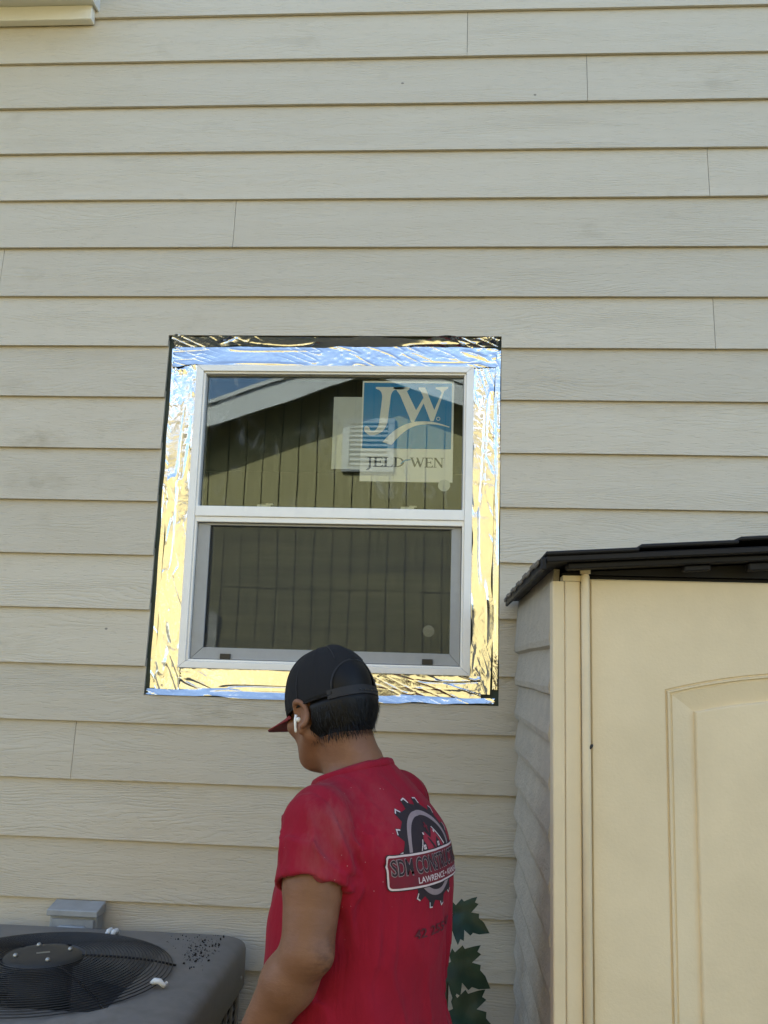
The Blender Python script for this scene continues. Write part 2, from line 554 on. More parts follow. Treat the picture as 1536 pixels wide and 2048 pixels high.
# ------------------------------------------------------------------ our house: lap sided wall
house = empty('house', (0, 0, 0))
tag(house, 'beige house wall of horizontal lap siding boards around the new window', 'house')
Z0, EXPO = 3.734, 0.178
WX0, WX1 = -6.2, 4.6
OX0, OX1, OZ0, OZ1 = -0.955, 0.167, 1.507, 2.705      # opening cut in the siding
seams = {-1: [-2.2], 0: [0.039], 1: [0.454], 2: [], 3: [0.854], 4: [-0.753], 5: [-1.567], 6: [0.857], 8: [-2.1], 10: [-2.4], 14: [-1.169], 11: [1.9], 12: [2.4]}


def board(i, poly):
    """poly in (x, z); lap tilt: bottom edge proud, top edge tucked back"""
    zb = Z0 - i * EXPO
    th = 0.0112
    cx = sum(p[0] for p in poly) / len(poly)
    def yo(z): return 0.0136 * (z - zb) / EXPO
    n = len(poly)
    # cut long edges for a faint natural waviness along the butt
    vs, fs = [], []
    P = []
    for k in range(n):
        a, b = poly[k], poly[(k + 1) % n]
        L = math.hypot(b[0] - a[0], b[1] - a[1])
        m = max(1, int(L / 0.12)) if abs(a[1] - b[1]) < 1e-6 and abs(a[1] - zb) < 1e-6 else 1
        for q in range(m):
            t = q / m
            x, z = a[0] + (b[0] - a[0]) * t, a[1] + (b[1] - a[1]) * t
            P.append((x, z))
    def wav(x): return 0.0011 * float(vnoise(x * 2.3, i * 7.7, 0.5, 3)) + 0.0006 * float(vnoise(x * 9, i * 3.1, 0.5, 4))
    def wavz(x): return 0.0012 * float(vnoise(x * 1.7, i * 5.7, 1.5, 5)) + 0.0005 * float(vnoise(x * 8, i * 3.9, 1.5, 6))
    for side in (0, 1):
        for x, z in P:
            low = abs(z - zb) < 1e-6
            vs.append((x - cx, yo(z) + (wav(x) if low else 0) + side * th, z - zb + (wavz(x) if low else 0)))
    n = len(P)
    fs.append(tuple(range(n)))
    fs.append(tuple(range(2 * n - 1, n - 1, -1)))
    for k in range(n):
        fs.append((k, k + n, (k + 1) % n + n, (k + 1) % n))
    bm = bmesh.new()
    bv = [bm.verts.new(v) for v in vs]
    for f in fs: bm.faces.new([bv[q] for q in f])
    o = from_bm('siding_board', bm, MAT['siding'], house)
    o.location = (cx, 0, zb)
    return o


for i in range(-8, 21):
    zb = Z0 - i * EXPO
    zt = zb + EXPO + 0.024
    xs = sorted(seams.get(i, [1.25 + 0.3 * (1 + math.sin(i * 2.1)) - 3.66]) + [])
    xs = [WX0] + xs
    while xs[-1] + 3.66 < WX1: xs.append(xs[-1] + 3.66)
    if xs[-1] < WX1: xs.append(WX1)
    for a, b in zip(xs[:-1], xs[1:]):
        a2, b2 = a + 0.0008, b - 0.0008
        if b2 - a2 < 0.02: continue
        cut_lo, cut_hi = max(zb, OZ0), min(zt, OZ1)
        if zb < OZ1 and zb + EXPO > OZ0 and b2 > OX0 and a2 < OX1:
            if zb >= OZ0 - 1e-6 and zb + EXPO <= OZ1:           # wholly in the window band
                if a2 < OX0: board(i, [(a2, zb), (OX0, zb), (OX0, zt), (a2, zt)])
                if b2 > OX1: board(i, [(OX1, zb), (b2, zb), (b2, zt), (OX1, zt)])
            elif zb < OZ0:                                       # notched from above
                board(i, [(a2, zb), (b2, zb), (b2, zt), (OX1, zt), (OX1, OZ0), (OX0, OZ0), (OX0, zt), (a2, zt)])
            else:                                                # notched from below
                board(i, [(a2, zb), (OX0, zb), (OX0, OZ1), (OX1, OZ1), (OX1, zb), (b2, zb), (b2, zt), (a2, zt)])
        else:
            board(i, [(a2, zb), (b2, zb), (b2, zt), (a2, zt)])

RX0, RX1, RZ0, RZ1 = -0.825, 0.055, 1.618, 2.574       # rough opening
for nm, q in (('sheathing', (WX0, RX0, 0.02, 0.10, 0.0, 5.2)), ('sheathing', (RX1, WX1, 0.02, 0.10, 0.0, 5.2)),
              ('sheathing', (RX0, RX1, 0.02, 0.10, 0.0, RZ0)), ('sheathing', (RX0, RX1, 0.02, 0.10, RZ1, 5.2))):
    box(nm, *q, MAT['sheath'], house)
# room behind the window
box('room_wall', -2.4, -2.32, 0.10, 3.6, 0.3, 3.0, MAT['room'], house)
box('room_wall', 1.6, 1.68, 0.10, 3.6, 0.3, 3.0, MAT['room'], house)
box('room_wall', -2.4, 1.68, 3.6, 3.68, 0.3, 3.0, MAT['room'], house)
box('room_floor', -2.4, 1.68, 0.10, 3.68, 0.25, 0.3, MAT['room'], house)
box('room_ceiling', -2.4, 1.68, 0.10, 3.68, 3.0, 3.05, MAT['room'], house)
prism('roof', [(-0.05, 5.20), (-0.05, 5.33), (8.0, 7.3), (8.0, 7.17)], 'x', WX0 - 0.3, WX1 + 0.3, MAT['roofsh'], house)
box('side_wall', WX0 - 0.02, WX0 + 0.1, 0.105, 8.0, 0.0, 5.2, MAT['siding'], house)
box('side_wall', WX1 - 0.1, WX1 + 0.02, 0.105, 8.0, 0.0, 5.2, MAT['siding'], house)

# boxed bay corner under the eave, upper left
ev = empty('eave_return', (-1.9, -0.04, 3.89))
tag(ev, 'cream boxed eave corner sticking out of the wall at upper left', 'eave')
box('frieze_board', -1.2, 0.587, 0.012, 0.045, -0.004, 0.052, MAT['soffit'], ev, 0.002)
box('soffit', -1.2, 0.594, -0.26, 0.045, 0.0525, 0.064, MAT['trimw'], ev, 0.0015)
box('fascia', -1.2, 0.602, -0.285, -0.2605, 0.046, 0.22, MAT['trimw'], ev, 0.0015)
box('end_board', 0.5945, 0.602, -0.26, 0.045, 0.046, 0.22, MAT['trimw'], ev, 0.0015)

# ------------------------------------------------------------------ window
win = empty('window', (-0.385, 0.0, 1.596))
tag(win, 'white vinyl single-hung window with brand sticker and lower insect screen', 'window')
def wb(name, x0, x1, y0, y1, z0, z1, mat, parent=None, bev=0.0025):
    p = parent or win
    off = Vector((-0.385, 0, 1.596))
    q = p
    while q is not None and q is not win:
        off += q.location; q = q.parent
    return box(name, x0 - off.x, x1 - off.x, y0 - off.y, y1 - off.y, z0 - off.z, z1 - off.z, mat, p, bev, 2)
FX0, FX1, FZ0, FZ1 = -0.847, 0.077, 1.596, 2.596
def mitre(name, outer, inner, y0, y1, mat, parent):
    """four mitred frame bars between two rectangles (x0,x1,z0,z1)"""
    a0, a1, c0, c1 = outer; b0, b1, d0, d1 = inner
    g = 0.0004
    for poly in ([(a0 + g, c1), (a1 - g, c1), (b1 - g, d1), (b0 + g, d1)], [(a0 + g, c0), (b0 + g, d0), (b1 - g, d0), (a1 - g, c0)],
                 [(a0, c0 + g), (a0, c1 - g), (b0, d1 - g), (b0, d0 + g)], [(a1, c0 + g), (b1, d0 + g), (b1, d1 - g), (a1, c1 - g)]):
        prism(name, [(x + 0.385, z - 1.596) for x, z in poly], 'y', y0, y1, mat, parent, 0.0012)
mitre('frame_bar', (FX0, FX1, FZ0, FZ1), (FX0 + 0.024, FX1 - 0.024, FZ0 + 0.021, FZ1 - 0.021), -0.012, 0.06, MAT['vinyl'], win)
mitre('frame_stop', (FX0 + 0.0243, FX1 - 0.0243, FZ0 + 0.0213, FZ1 - 0.0213), (FX0 + 0.031, FX1 - 0.031, FZ0 + 0.028, FZ1 - 0.028), -0.004, 0.0585, MAT['vinyl'], win)
mitre('glazing_gasket', (FX0 + 0.0312, FX1 - 0.0312, 2.112, FZ1 - 0.0282), (FX0 + 0.034, FX1 - 0.034, 2.114, FZ1 - 0.031), 0.012, 0.03, MAT['sframe'], win)
wb('meeting_rail', FX0 + 0.0245, FX1 - 0.0245, -0.010, 0.05, 2.084, 2.118, MAT['vinyl'])
wb('meeting_rail_lip', FX0 + 0.0245, FX1 - 0.0245, -0.0045, 0.045, 2.066, 2.0838, MAT['vinyl'])
wb('pane', FX0 + 0.0315, FX1 - 0.0315, 0.018, 0.022, 2.113, FZ1 - 0.0285, MAT['glass'], None, 0.0)
wb('pane', FX0 + 0.0315, FX1 - 0.0315, 0.034, 0.038, FZ0 + 0.029, 2.078, MAT['glass2'], None, 0.0)
# sash locks sit inside on the lower sash's top rail
for x0 in (-0.652, -0.177):
    lk = empty('sash_lock', (x0 + 0.385, 0.055, 2.118 - 1.596)); lk.parent = win
    box('lock_base', 0.0, 0.074, -0.012, 0.012, 0.0, 0.006, MAT['lock'], lk, 0.002, 2)
    box('lock_lever', 0.022, 0.066, -0.016, 0.006, 0.0062, 0.016, MAT['lock'], lk, 0.003, 2)
    box('lock_nub', 0.050, 0.074, -0.010, 0.004, 0.0162, 0.020, MAT['lock'], lk, 0.001, 2)
# insect screen
scr = empty('insect_screen', (0, 0.012, 0)); scr.parent = win
SX0, SX1, SZ0, SZ1 = -0.8145, 0.0445, 1.6255, 2.0645
mitre('screen_frame_bar', (SX0, SX1, SZ0, SZ1), (-0.774, 0.0125, 1.662, 2.058), 0.000, 0.009, MAT['sframe'], scr)
wb('screen_mesh', -0.773, 0.0115, 0.0165, 0.0170, 1.663, 2.057, MAT['screen'], scr, 0.0)
for x0, z0 in ((-0.716, 1.6262), (-0.073, 1.6272)):
    wb('screen_tab', x0, x0 + 0.033, 0.004, 0.0115, z0, z0 + 0.017, MAT['black'], scr, 0.001)

# stickers on the inner face of the glass
def flat(name, poly, y, mat, parent, th=0.0004):
    return prism(name, [(x + 0.385, z - 1.596) for x, z in poly], 'y', y, y + th, mat, parent)
def rect(x0, x1, z0, z1): return [(x0, z0), (x1, z0), (x1, z1), (x0, z1)]
def circ(x, z, r, n=32): return [(x + r * math.cos(2 * math.pi * k / n), z + r * math.sin(2 * math.pi * k / n)) for k in range(n)]
YS = 0.0240
flat('paper_label', rect(-0.386, -0.181, 2.254, 2.500), YS + 0.003, MAT['stick_grey'], win)['label'] = 'plain grey paper label behind the logo sticker'
stk = flat('brand_sticker', rect(-0.291, 0.013, 2.214, 2.556), YS + 0.0018, MAT['stick_white'], win)
stk['label'] = 'square blue and white maker sticker inside the upper pane'
flat('blue_field', rect(-0.286, 0.0065, 2.325, 2.549), YS + 0.0012, MAT['stick_blue'], stk)
# logo drawn in sticker space: u,v measured on the photographed sticker
def S(u, v): return (-0.286 + u * 0.2925, 2.549 - v * 0.224)
def bez(p0, p1, p2, p3, n=10):
    return [tuple((1 - t) ** 3 * a + 3 * (1 - t) ** 2 * t * b + 3 * (1 - t) * t * t * c + t ** 3 * d for a, b, c, d in zip(p0, p1, p2, p3)) for t in [k / n for k in range(n + 1)]]
# u=(px-335)/668, v=(py-425)/517 in the enlarged sticker
def U(x, y): return S((x - 335) / 668.0, (y - 425) / 517.0)
J = [(425, 458), (640, 458), (640, 474), (575, 478)] + bez((575, 478), (545, 490), (540, 520), (538, 560)) + [(520, 740)] + \
    bez((520, 740), (505, 815), (440, 850), (385, 838)) + bez((385, 838), (345, 820), (338, 790), (352, 772)) + \
    bez((352, 772), (370, 760), (392, 778), (388, 800), 6) + bez((388, 800), (420, 818), (448, 800), (458, 740)) + [(474, 560)] + \
    bez((474, 560), (478, 500), (465, 482), (425, 472), 6)
W = [(560, 458), (680, 458), (680, 474), (662, 490), (735, 640), (788, 540), (768, 490), (750, 474), (752, 458), (800, 458), (872, 636), (925, 500), (912, 480), (880, 470), (880, 456), (975, 452), (973, 466),
     (945, 485), (868, 725), (845, 725), (790, 585), (722, 732), (700, 732), (610, 520), (580, 478), (560, 470)]
SW = bez((488, 892), (560, 800), (650, 730), (770, 727)) + bez((770, 727), (860, 722), (930, 745), (990, 768)) + bez((985, 774), (900, 745), (830, 745), (760, 755)) + bez((760, 755), (670, 775), (610, 840), (556, 915))
for nm, pl in (('logo_letter', J), ('logo_letter', W), ('logo_swoosh', SW)):
    flat(nm, [U(*q) for q in pl], YS + (0.0006 if nm == 'logo_letter' else 0.0001), MAT['stick_white'], stk)
flat('registered_mark', [U(903 + 15 * math.cos(a * math.pi / 10), 705 + 15 * math.sin(a * math.pi / 10)) for a in range(20)], YS + 0.0006, MAT['stick_white'], stk)
flat('registered_mark', [U(903 + 11 * math.cos(a * math.pi / 10), 705 + 11 * math.sin(a * math.pi / 10)) for a in range(20)], YS + 0.0003, MAT['stick_blue'], stk, 0.0002)
# serif lettering, letters on a unit grid (width, polygons)
def ser(x, y0, y1, w=0.16, s=0.11, e=0.06):
    return [[(x, y0), (x + w, y0), (x + w, y1), (x, y1)], [(x - s, y0), (x + w + s, y0), (x + w + s, y0 + e), (x - s, y0 + e)], [(x - s, y1 - e), (x + w + s, y1 - e), (x + w + s, y1), (x - s, y1)]]
def dee():
    o = bez((0.16, 1.0), (0.95, 1.0), (0.95, 0.0), (0.16, 0.0), 12); q = bez((0.16, 0.08), (0.72, 0.08), (0.72, 0.92), (0.16, 0.92), 12)
    return o + q
GL = {
    'J': (0.5, [[(0.18, 1), (0.34, 1), (0.34, -0.1), (0.22, -0.3), (0.0, -0.36), (-0.02, -0.28), (0.18, -0.1)], [(0.06, 0.94), (0.46, 0.94), (0.46, 1), (0.06, 1)]]),
    'E': (0.78, ser(0.1, 0, 1) + [[(0.26, 0), (0.72, 0), (0.76, 0.22), (0.70, 0.2), (0.62, 0.07), (0.26, 0.07)], [(0.26, 0.93), (0.62, 0.93), (0.66, 0.8), (0.7, 0.8), (0.68, 1), (0.26, 1)], [(0.26, 0.48), (0.5, 0.48), (0.54, 0.38), (0.58, 0.38), (0.58, 0.66), (0.54, 0.66), (0.5, 0.55), (0.26, 0.55)]]),
    'L': (0.76, ser(0.1, 0, 1) + [[(0.26, 0), (0.7, 0), (0.76, 0.26), (0.7, 0.24), (0.6, 0.07), (0.26, 0.07)]]),
    'D': (0.95, ser(0.1, 0, 1, 0.16, 0.09) + [[(x + 0.06, y) for x, y in dee()]]),
    'W': (1.3, [[(0.02, 1), (0.2, 1), (0.46, 0.28), (0.62, 0.7), (0.54, 1), (0.7, 1), (0.96, 0.28), (1.14, 1), (1.22, 1), (0.94, 0), (0.86, 0), (0.64, 0.56), (0.44, 0), (0.36, 0)], [(-0.06, 0.95), (0.3, 0.95), (0.3, 1), (-0.06, 1)], [(1.06, 0.95), (1.3, 0.95), (1.3, 1), (1.06, 1)]]),
    'N': (0.98, [[(0.1, 0), (0.17, 0), (0.17, 0.82), (0.72, -0.03), (0.8, -0.03), (0.8, 1), (0.73, 1), (0.73, 0.26), (0.24, 1), (0.02, 1), (0.02, 0.95), (0.1, 0.92)], [(0.0, 0), (0.28, 0), (0.28, 0.05), (0.0, 0.05)], [(0.62, 0.95), (0.92, 0.95), (0.92, 1), (0.62, 1)]]),
}
def word(txt, x0, x1, z0, h, y, mat, parent):
    tot = sum(GL[c][0] for c in txt)
    sx = (x1 - x0) / tot
    x = x0
    for c in txt:
        w, polys = GL[c]
        for k, pl in enumerate(polys):
            flat('lettering', [(x + a * sx, z0 + b * h) for a, b in pl], y + 0.00012 * k, mat, parent, 0.0001)
        x += w * sx
x0_, z0_ = U(372, 1085); x1_, _ = U(668, 1085)
word('JELD', x0_, x1_, z0_, 0.0325, YS + 0.0004, MAT['stick_dark'], stk)
x0_, _ = U(700, 1085); x1_, _ = U(955, 1085)
word('WEN', x0_, x1_, z0_, 0.0325, YS + 0.0004, MAT['stick_dark'], stk)
flat('lettering', [U(*q) for q in [(626, 1060), (640, 1040), (665, 1026), (705, 1024), (705, 1030), (668, 1036), (645, 1048), (634, 1062)]], YS + 0.0002, MAT['stick_blue'], stk)
flat('round_sticker', circ(-0.014, 2.204, 0.0195), YS + 0.0009, MAT['stick_grey'], win)
flat('round_sticker', circ(-0.055, 1.733, 0.0185), 0.0390, MAT['stick_white'], win)

# ------------------------------------------------------------------ foil flashing tape round the window
foil = empty('foil_flashing', (-0.385, 0.0165, 1.5))
tag(foil, 'crinkled shiny foil flashing tape stuck around the white window frame', 'foil tape')
FO = Vector((-0.385, 0.0165, 1.5))


def foil_strip(name, x0, x1, z0, z1, along, seed, y=0.0125, amp=1.0, tilt=(0.0, 0.0), rag=0.006, corner=1.0, res=0.0020, curl=0.0):
    nx = max(8, int((x1 - x0) / res)); nz = max(8, int((z1 - z0) / res))
    a = np.linspace(0, 1, nx + 1); b = np.linspace(0, 1, nz + 1)
    A, B = np.meshgrid(a, b, indexing='ij')
    X = x0 + A * (x1 - x0); Zc = z0 + B * (z1 - z0)
    e = seed * 13.7
    # ragged outer edges
    X = X + rag * ((1 - A) ** 6 * vnoise(B * 11, e, 1, seed) + A ** 6 * vnoise(B * 9, e, 2, seed))
    Zc = Zc + rag * ((1 - B) ** 6 * vnoise(A * (x1 - x0) * 14, e, 3, seed) + B ** 6 * vnoise(A * (x1 - x0) * 12, e, 4, seed))
    if along == 'x': L, T = X, Zc
    else: L, T = Zc, X
    # long folds running with the strip, warped across
    wrp = 0.012 * vnoise(L * 4.0, T * 9, e, seed + 1)
    f1 = 1 - np.abs(vnoise((T + wrp) * 42, L * 3.4, e, seed + 2)) * 2.0
    f1 = np.clip(f1, -0.2, 1) ** 3
    m1 = np.clip(vnoise(L * 3.1, T * 8, e, seed + 3) * 1.3 + 0.38, 0, 1)
    f2 = 1 - np.abs(vnoise((T * 0.9 + L * 0.35 + wrp) * 62, (L - T) * 7, e, seed + 4)) * 2.2
    f2 = np.clip(f2, -0.2, 1) ** 3
    n3 = vnoise((T + 1.6 * wrp) * 30, L * 2.1, e, seed + 8)
    m3 = np.clip(vnoise(L * 4.3, T * 14, e, seed + 9) * 1.6 + 0.35, 0, 1)
    f3 = np.exp(-(n3 / 0.085) ** 2) * m3
    if along == 'x': dist_end = np.minimum(A, 1 - A) * (x1 - x0)
    else: dist_end = np.minimum(B, 1 - B) * (z1 - z0)
    m2 = np.exp(-(dist_end / 0.10) ** 2) * corner + np.clip(vnoise(L * 6, T * 5, e, seed + 5) + 0.05, 0, 1) * 0.9
    soft = vnoise(L * 5.5, T * 16, e, seed + 6) * 0.0011 + vnoise(L * 1.9, T * 7, e, seed + 16) * 0.0016
    crk = fbm(L * 55, T * 90, e, seed + 7, 3) * 0.00035 * (0.25 + m2)
    d = amp * (0.0034 * f1 * m1 + 0.0026 * f2 * m2 - 0.0026 * f3 + soft * 1.15 + crk)
    Yc = y - d + tilt[0] * (Zc - (z0 + z1) / 2) + tilt[1] * (X - (x0 + x1) / 2)
    if curl: Yc = Yc - curl * ((B if along == 'x' else A) ** 8)
    V = np.stack([X - FO.x, Yc - FO.y, Zc - FO.z], -1).reshape(-1, 3)
    idx = np.arange((nx + 1) * (nz + 1)).reshape(nx + 1, nz + 1)
    F = np.stack([idx[:-1, :-1], idx[1:, :-1], idx[1:, 1:], idx[:-1, 1:]], -1).reshape(-1, 4)
    return mesh(name, V, F, MAT['foil'], foil, True)


foil_strip('foil_strip', -0.928, -0.8473, 1.518, 2.606, 'z', 11, 0.0125, 1.0, rag=0.007)
foil_strip('foil_strip', 0.0773, 0.146, 1.540, 2.606, 'z', 23, 0.0125, 0.9, rag=0.007)
foil_strip('foil_strip', -0.842, 0.112, 1.528, 1.5955, 'x', 31, 0.0105, 0.8, rag=0.003, tilt=(0.03, 0))
foil_strip('foil_strip', -0.932, 0.153, 2.5965, 2.671, 'x', 47, 0.0095, 1.0, rag=0.007, tilt=(0.06, 0))
# upper fold that leans out under the siding cut, lower fold that turns out like a sill, side fold at the right
foil_strip('foil_fold', -0.936, 0.156, 2.667, 2.698, 'x', 53, 0.0045, 1.8, rag=0.007, tilt=(-0.55, 0))
foil_strip('foil_fold', -0.944, 0.150, 1.508, 1.531, 'x', 61, 0.0045, 0.7, rag=0.007, tilt=(0.34, 0))
foil_strip('foil_fold', 0.146, 0.1635, 1.556, 2.658, 'z', 71, 0.0105, 0.8, rag=0.003, tilt=(0, -0.25))
foil_strip('foil_fold', -0.940, -0.927, 1.53, 2.66, 'z', 83, 0.0135, 0.5, rag=0.002, tilt=(0, 0.32))

# ------------------------------------------------------------------ electrical disconnect box
dis = empty('disconnect_box', (-1.100, -0.008, 0.648))
tag(dis, 'grey metal electrical disconnect box mounted low on the siding behind the condenser', 'electrical box')
box('body', -0.073, 0.073, -0.050, 0.0, 0.0, 0.205, MAT['galv'], dis, 0.003)
box('cover', -0.066, 0.066, -0.058, -0.0505, -0.01, 0.197, MAT['galv'], dis, 0.003)
prism('rain_hood', [(-0.066, 0.206), (-0.066, 0.224), (0.002, 0.238), (0.002, 0.206)], 'x', -0.078, 0.078, MAT['galv'], dis, 0.002)
tube('cover_ridge', [(-0.055, -0.059, 0.12), (-0.052, -0.061, 0.160), (-0.035, -0.063, 0.172), (0.035, -0.063, 0.172), (0.052, -0.061, 0.160), (0.055, -0.059, 0.12)], 0.009, MAT['galv'], dis)

# ------------------------------------------------------------------ air conditioner condenser
AX, AY, AH, AZ = -1.0, -0.50, 0.435, 0.80
ac = empty('ac_condenser', (AX, AY, 0.0))
tag(ac, 'dark grey outdoor air conditioner condenser with round black fan grille', 'air conditioner')
box('concrete_pad', -0.50, 0.50, -0.50, 0.48, 0.0, 0.07, simple('concrete_pad', (0.35, 0.34, 0.32), 0.9, var=0.1, bump=0.3), ac, 0.008)


def sq_ring(h, rad, n=12):
    pts = []
    for cx, cy, a0 in ((h - rad, h - rad, 0), (-(h - rad), h - rad, 90), (-(h - rad), -(h - rad), 180), (h - rad, -(h - rad), 270)):
        for k in range(n + 1):
            a = math.radians(a0 + 90 * k / n)
            pts.append((cx + rad * math.cos(a), cy + rad * math.sin(a)))
    return pts


GR = 0.325
# top pan: rounded square cap down to a round fan opening
rows = []
for h, rad, z in ((AH, 0.065, 0.70), (AH + 0.006, 0.070, 0.706), (AH + 0.006, 0.070, 0.802), (AH + 0.003, 0.068, 0.813), (AH - 0.005, 0.066, 0.821), (AH - 0.018, 0.06, 0.8265), (AH - 0.05, 0.05, 0.8305)):
    rows.append([(x, y, z) for x, y in sq_ring(h, rad)])
N_ = len(rows[0])
for r, z in ((GR + 0.02, 0.838), (GR + 0.008, 0.839), (GR, 0.834), (GR - 0.002, 0.80), (GR - 0.002, 0.70)):
    rows.append([(r * x / math.hypot(x, y), r * y / math.hypot(x, y), z) for x, y in sq_ring(AH, 0.06)])
vs = [p for rw in rows for p in rw]
fs = []
for i in range(len(rows) - 1):
    for k in range(N_):
        fs.append((i * N_ + k, i * N_ + (k + 1) % N_, (i + 1) * N_ + (k + 1) % N_, (i + 1) * N_ + k))
top = mesh('top_pan', vs, fs, MAT['ac'], ac, True)
box('coil', -0.395, 0.395, 0.355, 0.395, 0.09, 0.70, MAT['fin'], ac)
box('coil', -0.395, 0.395, -0.395, -0.355, 0.09, 0.70, MAT['fin'], ac)
box('coil', -0.395, -0.356, -0.354, 0.354, 0.09, 0.70, MAT['fin'], ac)
box('coil', 0.356, 0.395, -0.354, 0.354, 0.09, 0.70, MAT['fin'], ac)
box('base_pan', -AH, AH, -AH, AH, 0.071, 0.11, MAT['ac'], ac, 0.01)
for sx in (-1, 1):
    for sy in (-1, 1):
        bm = bmesh.new()
        pts = [(sx * (AH - 0.09 + 0.088 * math.cos(t)), sy * (AH - 0.09 + 0.088 * math.sin(t))) for t in [math.radians(q) for q in range(-8, 99, 6)]]
        ring0 = [bm.verts.new((x, y, 0.105)) for x, y in pts]; ring1 = [bm.verts.new((x, y, 0.705)) for x, y in pts]
        for k in range(len(pts) - 1): bm.faces.new((ring0[k], ring0[k + 1], ring1[k + 1], ring1[k]))
        from_bm('corner_post', bm, MAT['ac'], ac, True)
# louvre slats and uprights on the four sides
slat_me = bpy.data.meshes.new('louvre_slat')
bm = bmesh.new(); bm_box(bm, -0.345, 0.345, -0.004, 0.004, -0.013, 0.013, 0.001)
for v in bm.verts:
    v.co = Matrix.Rotation(math.radians(35), 3, 'X') @ v.co
bm.to_mesh(slat_me); bm.free(); slat_me.materials.append(MAT['ac'])
up_me = bpy.data.meshes.new('louvre_upright')
bm = bmesh.new(); bm_box(bm, -0.003, 0.003, -0.003, 0.003, -0.297, 0.297); bm.to_mesh(up_me); bm.free(); up_me.materials.append(MAT['ac'])
for ang in (0, 90, 270):
    R = Matrix.Rotation(math.radians(ang), 4, 'Z')
    for k in range(22):
        o = link('louvre_slat', slat_me, None, ac)
        o.matrix_local = R @ Matrix.Translation((0, -AH + 0.016, 0.13 + k * 0.0262))
    for k in range(11):
        o = link('louvre_upright', up_me, None, ac)
        o.matrix_local = R @ Matrix.Translation((-0.325 + k * 0.065, -AH + 0.0025, 0.405))


def dome(r): return 0.836 + 0.038 * (1 - (r / GR) ** 2) ** 0.8 if r < GR else 0.836


nr = 24
for k in range(nr):
    r = 0.105 + (GR - 0.108) * k / (nr - 1)
    bm = bmesh.new()
    bm_tube(bm, [(r * math.cos(2 * math.pi * q / 56), r * math.sin(2 * math.pi * q / 56), dome(r) + 0.004) for q in range(56)], 0.00145, 5, True)
    from_bm('grille_ring', bm, MAT['wire'], ac, True)
for k in range(6):
    a = math.radians(18 + 60 * k)
    tube('grille_spoke', [(r * math.cos(a), r * math.sin(a), dome(r) - 0.0005) for r in np.linspace(0.08, GR + 0.006, 9)], 0.0032, MAT['wire'], ac, 6)
hub = empty('hub_plate', (0, 0, 0.868)); hub.parent = ac
bm = bmesh.new()
prof = [(0.0, 0.012), (0.05, 0.0125), (0.080, 0.011), (0.094, 0.006), (0.098, 0.0), (0.098, -0.006)]
rg = [[bm.verts.new((r * math.cos(2 * math.pi * q / 40), r * math.sin(2 * math.pi * q / 40), z)) for q in range(40)] for r, z in prof[1:]]
for A_, B_ in zip(rg[:-1], rg[1:]):
    for q in range(40): bm.faces.new((A_[q], A_[(q + 1) % 40], B_[(q + 1) % 40], B_[q]))
bm.faces.new(rg[0])
from_bm('plate', bm, MAT['acdark'], hub, True)
for k in range(4):
    a = math.radians(33 + 90 * k)
    bm = bmesh.new()
    bmesh.ops.create_uvsphere(bm, u_segments=12, v_segments=8, radius=0.0062, matrix=Matrix.Translation((0.066 * math.cos(a), 0.066 * math.sin(a), 0.014)))
    from_bm('bolt', bm, MAT['bolt'], hub, True)
box('badge', -0.016, 0.016, -0.004, 0.004, 0.0128, 0.0142, MAT['bolt'], hub).rotation_euler = (0, 0, 0.5)
bm = bmesh.new(); bmesh.ops.create_cone(bm, cap_ends=True, segments=32, radius1=0.075, radius2=0.075, depth=0.16, matrix=Matrix.Translation((0, 0, 0.77)))
from_bm('fan_motor', bm, MAT['acdark'], ac, True)
for k in range(4):
    a0 = math.radians(90 * k + 50)
    vs, fs = [], []
    for i in range(9):
        r = 0.07 + 0.235 * i / 8
        for j in range(7):
            t = j / 6
            a = a0 + (t - 0.5) * (0.95 - 0.1 * i / 8)
            vs.append((r * math.cos(a), r * math.sin(a), 0.70 + (t - 0.5) * 0.085 + 0.01 * math.sin(t * 3.14)))
    for i in range(8):
        for j in range(6): fs.append((i * 7 + j, (i + 1) * 7 + j, (i + 1) * 7 + j + 1, i * 7 + j + 1))
    o = mesh('fan_blade', vs, fs, MAT['fin'], ac, True)
    o.modifiers.new('thick', 'SOLIDIFY').thickness = 0.002
for sx in (-1, 1):
    for sy in (-1, 1):
        bm = bmesh.new(); bmesh.ops.create_uvsphere(bm, u_segments=10, v_segments=6, radius=0.006, matrix=Matrix.Translation((sx * (AH + 0.006), sy * 0.33, 0.74)) @ Matrix.Diagonal((0.5, 1, 1, 1)))
        from_bm('pan_screw', bm, MAT['bolt'], ac, True)
# zip ties on the grille rim
for a, n in ((math.radians(80), 2), (math.radians(-12), 1)):
    for q in range(n):
        aa = a - q * 0.055
        c = Vector((GR * math.cos(aa), GR * math.sin(aa), 0.842))
        e = Vector((math.cos(aa), math.sin(aa), 0)); s_ = Vector((-math.sin(aa), math.cos(aa), 0))
        z_ = tube('zip_tie', [c - e * 0.016 + Vector((0, 0, 0.002)), c - e * 0.006 + Vector((0, 0, 0.009)), c + e * 0.006 + Vector((0, 0, 0.009)), c + e * 0.016 + s_ * 0.003, c + e * 0.02 + s_ * 0.012 + Vector((0, 0, 0.004))], [0.006, 0.0075, 0.0075, 0.006, 0.005], MAT['zip'], ac, 8)
